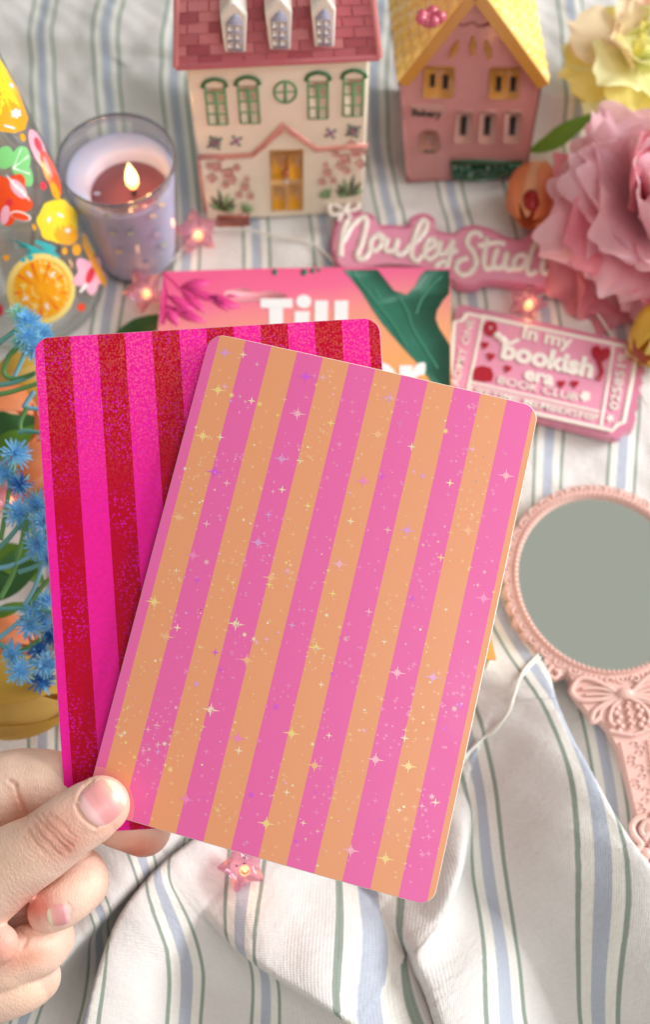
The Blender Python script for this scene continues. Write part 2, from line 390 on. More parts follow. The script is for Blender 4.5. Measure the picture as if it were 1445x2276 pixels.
def card_slab(mb, card, r, th):
    nu, nv = 26, 36; W, H = card.W, card.H
    def mp_(a, b):
        u, v = a*W, b*H
        for cx, cy, sx_, sy_ in ((r, r, -1, -1), (W-r, r, 1, -1), (r, H-r, -1, 1), (W-r, H-r, 1, 1)):
            dx, dy = (u-cx)*sx_, (v-cy)*sy_
            if dx > 0 and dy > 0:
                m_ = max(dx, dy); L = sqrt(dx*dx+dy*dy); u = cx+sx_*dx*m_/L; v = cy+sy_*dy*m_/L
        return u, v
    ss = sorted(set([i/nu for i in range(nu+1)]+[r*k/6/W for k in range(6)]+[1-r*k/6/W for k in range(6)]))
    tt = sorted(set([i/nv for i in range(nv+1)]+[r*k/6/H for k in range(6)]+[1-r*k/6/H for k in range(6)]))
    NU, NV = len(ss), len(tt); uvs = [mp_(a, b) for b in tt for a in ss]
    top = [card.at(u, v, th) for u, v in uvs]; bot = [card.at(u, v, 0) for u, v in uvs]; N = len(top)
    fs = [[j*NU+i, j*NU+i+1, (j+1)*NU+i+1, (j+1)*NU+i] for j in range(NV-1) for i in range(NU-1)]
    mb.mat(0); mb.add(top, fs, uvs)
    mb.mat(1); mb.add(bot, [f[::-1] for f in fs], uvs)
    ring = [i for i in range(NU)] + [j*NU+NU-1 for j in range(1, NV)] + [(NV-1)*NU+i for i in range(NU-2, -1, -1)] + [j*NU for j in range(NV-2, 0, -1)]
    n = len(ring); cen = card.at(W/2, H/2, th)
    for i in ring:
        q = uvs[i]; L = sqrt((q[0]-W/2)**2+(q[1]-H/2)**2); f = 1+.022/L; bot[i] = card.at(W/2+(q[0]-W/2)*f, H/2+(q[1]-H/2)*f, -.0)
    vs = [top[i] for i in ring]+[bot[i] for i in ring]
    mb.add(vs, [[i, i+n, (i+1) % n+n, (i+1) % n] for i in range(n)])
def stripe_mat(name, c1, c2_, first, width, fx):
    m = bpy.data.materials.new(name); m.use_nodes = True; n = m.node_tree; b = n.nodes['Principled BSDF']; k = n.links.new
    uvn = n.nodes.new('ShaderNodeUVMap'); sp = n.nodes.new('ShaderNodeSeparateXYZ'); k(uvn.outputs[0], sp.inputs[0])
    def M(op, a, b_=None, c_=None):
        q = n.nodes.new('ShaderNodeMath'); q.operation = op
        for i, x in enumerate((a, b_, c_)):
            if x is None: continue
            if isinstance(x, (int, float)): q.inputs[i].default_value = x
            else: k(x, q.inputs[i])
        return q.outputs[0]
    fr = M('FRACT', M('DIVIDE', M('ADD', sp.outputs[0], 2*width*5 - first), 2*width))
    isA = M('LESS_THAN', fr, .5)
    mx = n.nodes.new('ShaderNodeMix'); mx.data_type = 'RGBA'; k(isA, mx.inputs[0]); mx.inputs[6].default_value = c1; mx.inputs[7].default_value = c2_
    col = fx(n, k, M, uvn, sp, mx.outputs[2], b)
    gn = n.nodes.new('ShaderNodeTexNoise'); gn.inputs['Scale'].default_value = 28; gn.inputs['Detail'].default_value = 5; k(uvn.outputs[0], gn.inputs[0])
    hs = n.nodes.new('ShaderNodeHueSaturation'); k(col, hs.inputs['Color']); k(M('ADD', M('MULTIPLY', gn.outputs[0], .16), .92), hs.inputs['Value'])
    k(hs.outputs[0], b.inputs['Base Color'])
    bp = n.nodes.new('ShaderNodeBump'); bp.inputs['Strength'].default_value = .12; bp.inputs['Distance'].default_value = .0002
    k(gn.outputs[0], bp.inputs['Height']); k(bp.outputs[0], b.inputs['Normal'])
    return m
def mixc(n, k, fac, a, b_):
    m = n.nodes.new('ShaderNodeMix'); m.data_type = 'RGBA'
    if isinstance(fac, (int, float)): m.inputs[0].default_value = fac
    else: k(fac, m.inputs[0])
    for i, x in ((6, a), (7, b_)):
        if isinstance(x, tuple): m.inputs[i].default_value = x
        else: k(x, m.inputs[i])
    return m.outputs[2]
cardF = Card(PF, [(469,741),(1199,906),(962,2014),(189,1793)], 10.36, 14.76); cardF.bow = .16
BRp = (905, 1806)
cardB = Card(PB, [(75,753),(843,707),BRp,(149,1853)], 10.57, 14.88); cardB.bow = .0
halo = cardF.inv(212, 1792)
ORANGE = A(236, 156, 110, 1.0); PINK = A(236, 98, 168, 1.0)
def fxF(n, k, M, uvn, sp, col, b):
    b.inputs['Roughness'].default_value = .42; b.inputs['Specular IOR Level'].default_value = .4
    b.inputs['Coat Weight'].default_value = .6; b.inputs['Coat Roughness'].default_value = .28
    nz = n.nodes.new('ShaderNodeTexNoise'); nz.inputs['Scale'].default_value = .55; nz.inputs['Detail'].default_value = 7; nz.inputs['Roughness'].default_value = .6
    k(uvn.outputs[0], nz.inputs[0])
    k(M('ADD', M('MULTIPLY', nz.outputs[0], .7), .08), b.inputs['Coat Roughness'])
    # round salmon tint mixed into the card colour around the thumb tip
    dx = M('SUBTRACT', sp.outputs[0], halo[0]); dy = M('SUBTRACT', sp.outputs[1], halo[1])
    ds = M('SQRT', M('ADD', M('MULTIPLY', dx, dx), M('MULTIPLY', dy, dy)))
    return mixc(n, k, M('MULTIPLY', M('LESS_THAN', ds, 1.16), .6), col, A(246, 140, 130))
def fxB(n, k, M, uvn, sp, col, b):
    b.inputs['Roughness'].default_value = .5; b.inputs['Specular IOR Level'].default_value = .12; b.inputs['Coat Weight'].default_value = .03; b.inputs['Coat Roughness'].default_value = .3
    isred = None
    def dots(scale, thr, seed):
        vo = n.nodes.new('ShaderNodeTexVoronoi'); vo.voronoi_dimensions = '2D'; vo.inputs['Scale'].default_value = scale
        mpn = n.nodes.new('ShaderNodeMapping'); mpn.inputs['Location'].default_value = (seed, seed*1.7, 0); k(uvn.outputs[0], mpn.inputs[0]); k(mpn.outputs[0], vo.inputs['Vector'])
        sc_ = n.nodes.new('ShaderNodeSeparateColor'); k(vo.outputs['Color'], sc_.inputs[0])
        return M('LESS_THAN', vo.outputs['Distance'], thr), sc_.outputs[0], sc_.outputs[1]
    top = n.nodes.new('ShaderNodeMapRange'); k(sp.outputs[1], top.inputs[0]); top.inputs[1].default_value = 9.5; top.inputs[2].default_value = 14; 
    nz = n.nodes.new('ShaderNodeTexNoise'); nz.inputs['Scale'].default_value = .8; nz.inputs['Detail'].default_value = 4; k(uvn.outputs[0], nz.inputs[0])
    topn = M('MULTIPLY', M('MULTIPLY', top.outputs[0], .8), M('ADD', nz.outputs[0], .35))
    d1, r1, g1 = dots(8.5, .30, 3.1); d2, r2, g2 = dots(12, .34, 8.2); d3, r3, g3 = dots(7.0, .27, 14.4); d4, r4, g4 = dots(16, .4, 31.4)
    lightc = n.nodes.new('ShaderNodeMix'); 
    bright = n.nodes.new('ShaderNodeHueSaturation'); k(col, bright.inputs['Color']); bright.inputs['Value'].default_value = 1.45; bright.inputs['Saturation'].default_value = .82; bright.inputs['Hue'].default_value = .515
    col = mixc(n, k, M('MULTIPLY', M('MULTIPLY', d1, M('GREATER_THAN', r1, .25)), M('MULTIPLY', topn, .30)), col, bright.outputs[0])
    col = mixc(n, k, M('MULTIPLY', M('MULTIPLY', d2, M('GREATER_THAN', r2, .45)), M('MULTIPLY', topn, .34)), col, bright.outputs[0])
    gold = mixc(n, k, .55, col, A(235, 120, 60))
    col = mixc(n, k, M('MULTIPLY', M('MULTIPLY', d4, M('GREATER_THAN', g4, .6)), M('MULTIPLY', topn, .5)), col, gold)
    # violet sparkles, all over, grouped
    nz2 = n.nodes.new('ShaderNodeTexNoise'); nz2.inputs['Scale'].default_value = .45; nz2.inputs['Detail'].default_value = 3; k(uvn.outputs[0], nz2.inputs[0])
    gm = n.nodes.new('ShaderNodeMapRange'); k(nz2.outputs[0], gm.inputs[0]); gm.inputs[1].default_value = .42; gm.inputs[2].default_value = .62
    col = mixc(n, k, M('MULTIPLY', M('MULTIPLY', d3, M('GREATER_THAN', g3, .55)), M('MULTIPLY', gm.outputs[0], .6)), col, A(225, 20, 200))
    col = mixc(n, k, M('MULTIPLY', M('MULTIPLY', d2, M('GREATER_THAN', g2, .72)), M('MULTIPLY', gm.outputs[0], .55)), col, A(240, 40, 190))
    # mottled foil
    n3 = n.nodes.new('ShaderNodeTexNoise'); n3.inputs['Scale'].default_value = 7; n3.inputs['Detail'].default_value = 5; k(uvn.outputs[0], n3.inputs[0])
    hs = n.nodes.new('ShaderNodeHueSaturation'); k(col, hs.inputs['Color']); k(M('ADD', M('MULTIPLY', n3.outputs[0], .35), .83), hs.inputs['Value'])
    return hs.outputs[0]
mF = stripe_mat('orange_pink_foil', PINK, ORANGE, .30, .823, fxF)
mBk = stripe_mat('red_magenta_foil', A(240, 30, 148, 1.08), A(192, 0, 44, 1.0), .28, .83, fxB)
paper = mat('card_stock', A(250, 226, 215), .7)
STAR = [mat('foil_gold', A(250, 205, 132, 1.05), .35, coat=.6), mat('foil_cream', A(250, 212, 178, 1.1), .35, coat=.6), mat('foil_rose', A(248, 172, 190, 1.05), .35, coat=.6),
        mat('foil_lilac', A(222, 150, 204, 1.05), .35, coat=.6), mat('foil_violet', A(214, 84, 214, 1.05), .35, coat=.6), mat('foil_peach', A(244, 178, 134, 1.05), .42, coat=.6), mat('foil_pink', A(243, 130, 184, 1.05), .42, coat=.6)]
def star_pts(kind, r):
    if kind == 'big':   # eight long uneven rays
        L = [1.0, .42, .78, .42, 1.0, .42, .78, .42]; P = []
        for i in range(8):
            a = pi/4*i; P.append((r*L[i]*cos(a), r*L[i]*sin(a))); a2 = a+pi/8; P.append((r*.26*cos(a2), r*.26*sin(a2)))
        return P
    if kind == 'four':
        P = []
        for i in range(4):
            a = pi/2*i; P.append((r*cos(a), r*sin(a))); a2 = a+pi/4; P.append((r*.24*cos(a2), r*.24*sin(a2)))
        return P
    if kind == 'eight':
        P = []
        for i in range(8):
            a = pi/4*i+.2; P.append((r*cos(a), r*sin(a))); a2 = a+pi/8; P.append((r*.38*cos(a2), r*.38*sin(a2)))
        return P
    return [(r*cos(2*pi*i/10), r*sin(2*pi*i/10)) for i in range(10)]
cf = thing('striped_card', cardF.at(0, 0), 'orange and pink striped card with foil stars, held in front of the red one', 'card')
mb = MB(); card_slab(mb, cardF, .48, .045)
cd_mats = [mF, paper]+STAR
def put_star(u, v, kind, r, mi, rot=0.0):
    P = [(u+x*cos(rot)-y*sin(rot), v+x*sin(rot)+y*cos(rot)) for x, y in star_pts(kind, r)]
    if any(not (.12 < a < 10.24 and .12 < b < 14.6) for a, b in P): return
    mb.mat(2+mi); n = len(P)
    vs = [cardF.at(u, v, .0475)]+[cardF.at(a, b, .0475) for a, b in P]
    mb.add(vs, [[0, i+1, (i+1) % n+1] for i in range(n)])
BIG = [(485,868,0),(680,840,4),(662,922,2),(451,970,0),(627,1022,3),(477,1050,4),(397,1150,5),(430,1235,6),(343,1338,0),(370,1415,5),(526,1387,1),(703,1440,0),
 (550,1467,5),(290,1524,0),(470,1577,1),(649,1629,0),(835,1687,2),(908,1702,0),(593,1828,0),(780,1888,2),(857,1907,0),(603,1285,5),(755,1255,2),(575,1207,3),(840,968,5),
 (865,888,3),(883,1495,2),(962,1505,3),(415,1775,6),(808,1072,6),(500,785,3),(530,1640,6),(700,1700,5),(1075,1330,6),(1125,1058,2),(1040,1180,5),(905,1180,3)]
for x, y, mi in BIG:
    u, v = cardF.inv(x, y); put_star(u, v, 'big', .28 if mi in (0, 1, 4, 2) else .27, mi, .12)
MED = [(541,790,1,'four'),(500,860,2,'four'),(560,893,1,'four'),(515,880,0,'eight'),(578,900,0,'eight'),(490,973,1,'four'),(736,943,0,'four'),(718,842,2,'four'),(755,990,6,'eight'),(668,1026,1,'four'),(505,1075,2,'four'),(628,1090,1,'four'),
 (685,1126,0,'four'),(598,1145,3,'four'),(862,1179,2,'four'),(438,1520,3,'eight'),(615,1570,4,'eight'),(380,1709,0,'eight'),(560,1765,4,'eight'),(350,1612,2,'four'),(532,1667,1,'four'),(1072,1427,0,'four'),(900,1640,1,'four'),(1120,1238,1,'four'),
 (1010,1575,2,'eight'),(1022,1568,4,'four'),(960,1770,2,'eight'),(968,1783,1,'four'),(600,1300,0,'four'),(640,1270,2,'eight'),(780,1160,1,'four'),(850,1060,4,'four'),(915,995,1,'four'),(940,1060,3,'four'),(990,960,0,'eight'),(1050,1000,2,'four'),
 (1000,1075,1,'four'),(980,1240,0,'four'),(915,1330,4,'eight'),(820,1360,2,'four'),(740,1320,0,'four'),(460,1165,2,'four'),(440,1290,4,'four'),(460,1250,2,'eight'),(395,1395,1,'four'),(480,1450,4,'four'),(650,1390,3,'four'),(770,1420,2,'eight')]
for x, y, mi, kd in MED:
    u, v = cardF.inv(x, y); put_star(u, v, kd, .14 if kd == 'four' else .11, mi, .12)
def stripe_is_orange(u): return ((u-.30)/(2*.823)) % 1 < .5
cl = [(rnd.uniform(.3, 10), rnd.uniform(.3, 14.5)) for _ in range(110)]
for i in range(1150):
    if rnd.random() < .6:
        c0 = rnd.choice(cl); u = c0[0]+rnd.gauss(0, .35); v = c0[1]+rnd.gauss(0, .45)
    else: u = rnd.uniform(.15, 10.2); v = rnd.uniform(.15, 14.6)
    dim = 5 if stripe_is_orange(u) else 6
    q = rnd.random(); mi = dim if q < .84 else rnd.choice([1, 2, 2, 3, 2, 4] if dim == 6 else [0, 1, 1, 2])
    kd = rnd.choice(['four', 'four', 'dot', 'eight', 'dot']); r = {'four': rnd.uniform(.06, .12), 'dot': rnd.uniform(.018, .042), 'eight': rnd.uniform(.05, .09)}[kd]
    put_star(u, v, kd, r, mi, .12)
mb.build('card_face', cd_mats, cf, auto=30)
cb = thing('striped_card', cardB.at(0, 0), 'magenta and deep red striped glitter card, held behind the orange and pink one', 'card')
mb = MB(); card_slab(mb, cardB, .5, .045); mb.build('card_face', [mBk, mat('rose_card_stock', A(246, 150, 185), .7)], cb, auto=30)

# ================================================================== BOOK
def zb(y): return 1.6 + .9*max(0, (y-700)/760)**2
def cov(px, py, off=0): return G(px, py, zb(py)+off)
XR = lambda y: 1003 + 100*max(0, (y-800)/662)**1.5
XL = lambda y: 362 - 12*min(1, (y-600)/130) - 60*max(0, (y-730)/730)
bk = thing('paperback_book', G(680, 1460, 0), 'pink and orange paperback with big white letters and a green branch, behind the cards', 'book')
mb = MB()
def topy(t): return 604 - 8*t + (-5*sin(pi*t))
def covfn(a, b):
    y0 = topy(a); y = y0 + (1465-y0)*b; return cov(XL(y)+(XR(y)-XL(y))*a, y)
def covlow(a, b): p = covfn(a, b); return p-Vector((0, 0, .12))
mb.grid(lambda a, b: covfn(a, 1-b), 20, 30, lambda a, b: (a, b)); mb.mat(1); mb.grid(lambda a, b: covlow(a, b), 20, 30)
for fn in (lambda a, b: (covfn(a, 0) if b > .5 else covlow(a, 0)), lambda a, b: (covfn(1, a) if b > .5 else covlow(1, a)), lambda a, b: (covfn(a, 1) if b < .5 else covlow(a, 1)), lambda a, b: (covfn(0, a) if b < .5 else covlow(0, a))):
    mb.grid(fn, 20, 1)
cm = bpy.data.materials.new('sunset_cover'); cm.use_nodes = True; n = cm.node_tree; b = n.nodes['Principled BSDF']; b.inputs['Roughness'].default_value = .4
uvn = n.nodes.new('ShaderNodeUVMap'); sp = n.nodes.new('ShaderNodeSeparateXYZ'); n.links.new(uvn.outputs[0], sp.inputs[0])
nz = n.nodes.new('ShaderNodeTexNoise'); nz.inputs['Scale'].default_value = 3; n.links.new(uvn.outputs[0], nz.inputs[0])
ma = n.nodes.new('ShaderNodeMath'); ma.operation = 'MULTIPLY_ADD'; n.links.new(nz.outputs[0], ma.inputs[0]); ma.inputs[1].default_value = .06; n.links.new(sp.outputs[1], ma.inputs[2])
mc = n.nodes.new('ShaderNodeMath'); mc.operation = 'MULTIPLY_ADD'; n.links.new(sp.outputs[0], mc.inputs[0]); mc.inputs[1].default_value = -.10; n.links.new(ma.outputs[0], mc.inputs[2])
rp = n.nodes.new('ShaderNodeValToRGB'); n.links.new(mc.outputs[0], rp.inputs[0]); e = rp.color_ramp.elements
e[0].position = .55; e[0].color = A(247, 160, 80); e[1].position = 1.0; e[1].color = A(226, 90, 135)
for p_, c_ in ((.68, A(246, 160, 95)), (.80, A(244, 158, 120)), (.88, A(238, 135, 140)), (.93, A(232, 105, 145))):
    q = e.new(p_); q.color = c_
n.links.new(rp.outputs[0], b.inputs['Base Color'])
mb.build('cover', [cm, mat('cover_edge', A(245, 170, 90), .5)], bk, auto=40)
green = mat('print_green', A(48, 112, 92, 1.0), .45, var=.12, vscale=150); gl2 = mat('print_green_light', A(66, 140, 112, 1.0), .45); hot = mat('print_hot_pink', A(228, 62, 140, 1.0), .45)
softp = mat('print_soft_pink', A(240, 150, 160), .45); white = mat('print_white', A(250, 246, 242), .45)
UPV = Vector((0, 0, .012))
def flatpoly(mbx, pts, fn, off=.02, th=.012): mbx.prism([fn(x, y, off) for x, y in pts], (0, 0, th))
mb = MB()
flatpoly(mb, [(763,600),(800,599),(839,599),(850,612),(876,646),(905,655),(923,636),(935,612),(947,600),(975,600),(1000,600),(1001,625),(999,652),(985,668),(972,690),(969,708),(976,728),(990,750),(1001,768),(1002,868),(1003,905),(998,900),(970,862),(928,806),(900,777),(872,745),(847,715),(825,683),(805,650),(787,627)], cov, .02)
mb.mat(1)
for P in ([(780,600),(810,640),(850,690),(880,730),(905,770)], [(985,612),(955,640),(935,670),(925,700)], [(880,650),(905,690),(918,730),(945,775),(975,820)], [(830,640),(845,665)], [(960,615),(930,655)]):
    mb.tube([cov(x, y, .035) for x, y in c2(P, 5)], [.02]+[.05]*(len(c2(P, 5))-2)+[.01], 5, .3, up=(0, 0, 1))
mb.build('branch_print', [green, gl2], bk)
mb = MB()
def leafpx(mbx, x0, y0, x1, y1, w_, fn, off=.022):
    dx, dy = x1-x0, y1-y0; L = sqrt(dx*dx+dy*dy); nx_, ny_ = -dy/L, dx/L
    P = [(x0, y0), (x0+dx*.3+nx_*w_*.8, y0+dy*.3+ny_*w_*.8), (x0+dx*.55+nx_*w_, y0+dy*.55+ny_*w_), (x0+dx*.8+nx_*w_*.55, y0+dy*.8+ny_*w_*.55), (x1, y1),
         (x0+dx*.8-nx_*w_*.55, y0+dy*.8-ny_*w_*.55), (x0+dx*.55-nx_*w_, y0+dy*.55-ny_*w_), (x0+dx*.3-nx_*w_*.8, y0+dy*.3-ny_*w_*.8)]
    flatpoly(mbx, P, fn, off)
for q in ((395,640,470,625,12),(400,640,455,695,11),(410,640,495,672,10),(455,655,535,685,13),(465,655,510,692,8),(368,655,435,690,11),(372,680,460,718,12),(365,670,395,725,14),(368,640,360,720,8),(400,690,440,712,6),(500,655,530,660,4)):
    leafpx(mb, *q, cov)
mb.tube([cov(x, y, .03) for x, y in c2([(364,606),(385,625),(410,650),(440,665)], 5)], .035, 5, .3, up=(0, 0, 1))
flatpoly(mb, [(362,612),(372,650),(366,720),(357,720),(360,650)], cov, .03)
mb.mat(1)
flatpoly(mb, c2([(500,648),(540,640),(570,650),(600,646),(640,658),(600,668),(540,672),(505,664)], 4, True), cov, .012, .006)
mb.mat(2)
for q in ((610,597,612,612,7),(680,597,672,613,8),(690,597,700,606,6),(705,597,712,603,4)): leafpx(mb, *q, cov)
mb.build('leaf_print', [hot, softp, green], bk)
mb = MB()
def R4(x0, y0, x1, y1, sk=0): flatpoly(mb, [(x0, y0), (x1, y0), (x1+sk, y1), (x0+sk, y1)], cov, .025)
R4(579, 664, 650, 684); R4(598, 684.5, 629, 770); R4(655, 692, 688, 770, -2)
flatpoly(mb, [(675+17*cos(a*pi/8), 670+15*sin(a*pi/8)) for a in range(16)], cov, .025)
R4(700, 668, 729, 770, -2); R4(744, 668, 774, 770, -2)
R4(888, 812, 917, 880)
flatpoly(mb, c2([(917,826),(925,812),(935,806),(946,808),(944,832),(932,834),(922,842),(917,852)], 3, True), cov, .026)
outer = [(846+36*cos(radians(a)), 846+40*sin(radians(a))) for a in range(-180, 60, 12)]; inner = [(846+12*cos(radians(a)), 846+16*sin(radians(a))) for a in range(48, -192, -12)]
flatpoly(mb, outer+inner, cov, .025); R4(838, 842, 880, 856)
mb.build('title_letters', white, bk, smooth=False)
mb = MB()
def pg(a, b):
    y0 = topy(a)+6; y = y0+(1455-y0)*b; p = cov(XL(y)+6+(XR(y)-XL(y)-14)*a, y); return p
ringp = [pg(a/8, 0) for a in range(9)]+[pg(1, a/12) for a in range(1, 13)]+[pg(1-a/8, 1) for a in range(1, 9)]+[pg(0, 1-a/12) for a in range(1, 12)]
nn = len(ringp); vs = [p-Vector((0, 0, .14)) for p in ringp]+[Vector((p.x, p.y, .05)) for p in ringp]
mb.add(vs, [[i, i+nn, (i+1) % nn+nn, (i+1) % nn] for i in range(nn)]); mb.build('pages', mat('book_pages', A(225, 205, 175), .8), bk, smooth=False)

# ================================================================== PINK-ROOFED HOUSE JAR
A1 = G(458, 492); B1 = G(808, 474)
P1 = Plane(A1, B1-A1, (0, 0, 1)); W1 = (B1-A1).length; N1 = P1.n   # n faces the camera
h1 = thing('ceramic_house', A1, 'cream ceramic house jar with pink shingle roof, three white dormers and a yellow door', 'house jar')
cer = lambda nm, c_, **k: mat(nm, c_, k.pop('rough', .22), coat=.5, **k)
wallm = cer('cream_glaze', A(230, 220, 198, 1.1), var=.05, vscale=60)
mb = MB(); dep = 5.2
mb.box(P1.at(0, 0, 0), P1.u*W1, P1.v*9.65, -N1*dep); mb.build('wall', wallm, h1, bevel=.14, smooth=True, auto=50)
F1 = lambda x, y, off=0: P1.hit(x, y, off)
def pol1(mbx, pts, off=.03, th=.03): mbx.prism([F1(x, y, off) for x, y in pts], N1*th)
def lin1(mbx, pts, r, off=.03, n=1): mbx.tube([F1(x, y, off) for x, y in (c2(pts, n) if n > 1 else pts)], r, 8, .5, up=N1)
# roof: mansard frustum with shingles
rz0, rz1 = 9.72, 14.6
def roofp(a, b, off=0):   # a across 0..1, b up 0..1 on the front slope
    x0 = -.32+b*.62; x1 = W1+.32-b*.62
    return P1.at(x0+(x1-x0)*a, rz0+(rz1-rz0)*b, .32-b*1.5+off)
mb = MB(); c8 = []
for b_ in (0, 1):
    f0, f1 = roofp(0, b_), roofp(1, b_); back = -N1*(dep+.84-b_*3.0)
    c8 += [f0, f1, f1+back, f0+back]
mb.add(c8, [[3,2,1,0],[4,5,6,7],[0,1,5,4],[1,2,6,5],[2,3,7,6],[3,0,4,7]])
rows = 12
for r_ in range(rows):
    b0, b1 = r_/rows, (r_+1)/rows; off = .5*(r_ % 2); ncol = 9
    for c_ in range(-1, ncol+1):
        a0 = max(0, (c_+off)/ncol+.002*rnd.random()); a1 = min(1, (c_+1+off)/ncol-.006)
        if a1-a0 < .02: continue
        mb.mat(rnd.choice([0, 0, 1, 2])); t0 = rnd.uniform(.07, .13); sk = rnd.uniform(-.008, .008)
        q = [roofp(a0, b0+.01), roofp(a1, b0+.01+sk*.5), roofp(a1, b1-.004), roofp(a0, b1-.004)]
        qq = [roofp(a0, b0+.01, t0), roofp(a1, b0+.01+sk*.5, t0), roofp(a1, b1-.004, .02), roofp(a0, b1-.004, .02)]
        mb.add(q+qq, [[4,5,6,7],[0,1,5,4],[1,2,6,5],[3,0,4,7],[2,3,7,6]])
mb.mat(3)
for a_ in (0, 1): mb.tube([roofp(a_, 0, .03), roofp(a_, 1, .03)], .13, 8)
mb.mat(0); mb.tube([roofp(0, 0, .0), roofp(1, 0, .0)], .16, 8)
mb.build('roof', [cer('roof_glaze', A(200, 104, 112, .9)), cer('roof_glaze_dark', A(182, 86, 96, .9)), cer('roof_glaze_pale', A(216, 132, 136, .95)), cer('roof_hip_glaze', A(226, 138, 140, .9))], h1, auto=30, bevel=.03)
whitec = cer('white_glaze', A(240, 232, 222, .95)); lav = cer('lavender_print', A(172, 168, 190, .95)); pane = cer('pane_print', A(222, 212, 205, .9))
for (xl, xr, yb, yt, xa) in ((494, 550, 118, 20, 516), (594, 650, 112, 12, 620), (694, 747, 106, 8, 722)):
    mb = MB(); Pd = Plane(P1.at(0, 0, .55), P1.u, P1.v)
    f = lambda x, y, off=0: Pd.hit(x, y, off)
    xl2 = xl-6 if xl < 600 else xl-3
    out = [(xl+5, yb), (xr-3, yb), (xr, yt+14), (xa+7, yt-14), (xa-6, yt-14), (xl2, yt+14)]
    mb.prism([f(x, y) for x, y in out], Pd.n*2.6)
    d = mb.build('dormer', whitec, h1, bevel=.08, auto=40)
    m2 = MB(); cx = (xl+xr)/2+1; hw = (xr-xl)/2-9
    wp = [(cx-hw+3, yb-3), (cx+hw-1, yb-3), (cx+hw-3, yt+32), (cx+hw*.55, yt+20), (cx, yt+12), (cx-hw*.55, yt+20), (cx-hw-2, yt+32)]
    m2.prism([f(x, y, .04) for x, y in wp], Pd.n*.05); m2.mat(1)
    for r_ in range(3):
        for c_ in range(2):
            x0 = cx-hw+2+c_*(hw-1); y0 = yt+36+r_*((yb-5-yt-36)/3)
            x1 = x0+hw-6; y1 = y0+(yb-5-yt-36)/3-6
            m2.prism([f(x, y, .06) for x, y in ((x0, y0), (x1, y0), (x1, y1), (x0, y1))], Pd.n*.02)
    m2.build('window', [lav, pane], d)
gfr = cer('green_print', A(110, 165, 112, .85)); gdk = cer('dark_green_print', A(52, 122, 66, .8)); pnc = cer('pale_pane', A(232, 214, 186, .9))
for (xt, yt, xb, yb) in ((476, 186, 484.6, 277), (549.5, 181, 556, 274), (707, 171, 707, 264), (787, 166, 783.5, 258)):
    mb = MB(); hw = 22
    def wx(s_, t): return (xt+(xb-xt)*t+s_*hw*(1-.06*t), yt+(yb-yt)*t)
    for s_ in (-1, 0, 1): lin1(mb, [wx(s_, .22 if s_ == 0 else .08), wx(s_, 1)], .05 if s_ else .07)
    for t in (.22, .48, .74, 1): lin1(mb, [wx(-1, t), wx(1, t)], .045)
    mb.mat(1); pol1(mb, [wx(-.9, .1), wx(.9, .1), wx(.9, .98), wx(-.9, .98)], .02, .01)
    mb.mat(2); lin1(mb, [(xt-27, yt+9), (xt-20, yt-3), (xt, yt-9), (xt+20, yt-4), (xt+27, yt+7)], .09, .06, 5)
    mb.build('window', [gfr, pnc, gdk], h1)
mb = MB(); lin1(mb, [(634+24.5*cos(a*pi/12), 205+23.5*sin(a*pi/12)) for a in range(25)], .06)
lin1(mb, [(634, 182), (634, 229)], .06); lin1(mb, [(610, 206), (658, 204)], .03); mb.build('round_window', [gfr], h1)
mb = MB(); lin1(mb, [(441,349),(500,348),(560,345),(585,325),(631,277),(660,300),(703,332),(760,328),(818,323)], .15, .03)
lin1(mb, [(441,349),(445,400),(456,470)], .06, .0); lin1(mb, [(563,345),(631,290),(700,332)], .05, .1)
mb.build('trim', cer('trim_glaze', A(222, 148, 132, .9)), h1)
mb = MB(); pol1(mb, [(599,336),(674,333),(674,469),(603,470)], .05, .06); mb.mat(1)
for q in ([(605,344),(634,343),(635,400),(606,401)], [(642,343),(669,341),(669,399),(642,400)], [(606,413),(635,412),(636,466),(607,467)], [(642,412),(669,411),(669,465),(642,466)]): pol1(mb, q, .09, .03)
mb.mat(2); pol1(mb, [(638+5*cos(a), 403+4*sin(a)) for a in range(6)], .09, .02)
d = mb.build('door', [cer('door_frame_glaze', A(228, 180, 120, .85)), cer('yellow_glaze', A(222, 152, 20, .85)), whitec], h1)
mb = MB(); mb.ball(F1(636, 384, .14), .16, 10); mb.build('handle', cer('knob_glaze', A(180, 85, 40, .9)), d)
petm = cer('lilac_print', A(178, 160, 190, .9)); core = cer('red_print', A(180, 70, 90, .9))
for (x, y, hf) in ((477, 318, 0), (525, 314, 1), (735, 297, 2), (785, 292, 0)):
    mb = MB()
    for k in range(8):
        a = k*pi/4+.2
        if hf and k % 2 == 0: continue
        r_ = 17 if k % 2 else 11
        if hf: r_ = 12
        mb.mat(0 if k % 2 == 0 or hf else 2)
        x1, y1 = x+r_*cos(a), y+r_*.9*sin(a)
        pol1(mb, [(x+3*cos(a+1.5), y+3*sin(a+1.5)), (x+r_*.7*cos(a)+3*cos(a+1.5), y+r_*.7*sin(a)+3*sin(a+1.5)), (x1, y1), (x+r_*.7*cos(a)-3*cos(a+1.5), y+r_*.7*sin(a)-3*sin(a+1.5)), (x-3*cos(a+1.5), y-3*sin(a+1.5))], .035+.001*k, .02)
        mb.mat(2); pol1(mb, [(x1+3.5*cos(q), y1+3*sin(q)) for q in range(6)], .048, .02)
    mb.mat(1); pol1(mb, [(x+4*cos(q), y+4*sin(q)) for q in range(6)], .06, .02)
    mb.build('flower_motif', [petm, core, cer('sage_print', A(90, 110, 92, .9))], h1)
pkp = cer('blush_print', A(222, 165, 150, .9)); lf1 = cer('olive_print', A(70, 92, 42, .8)); lf2 = cer('mint_print', A(130, 170, 112, .8))
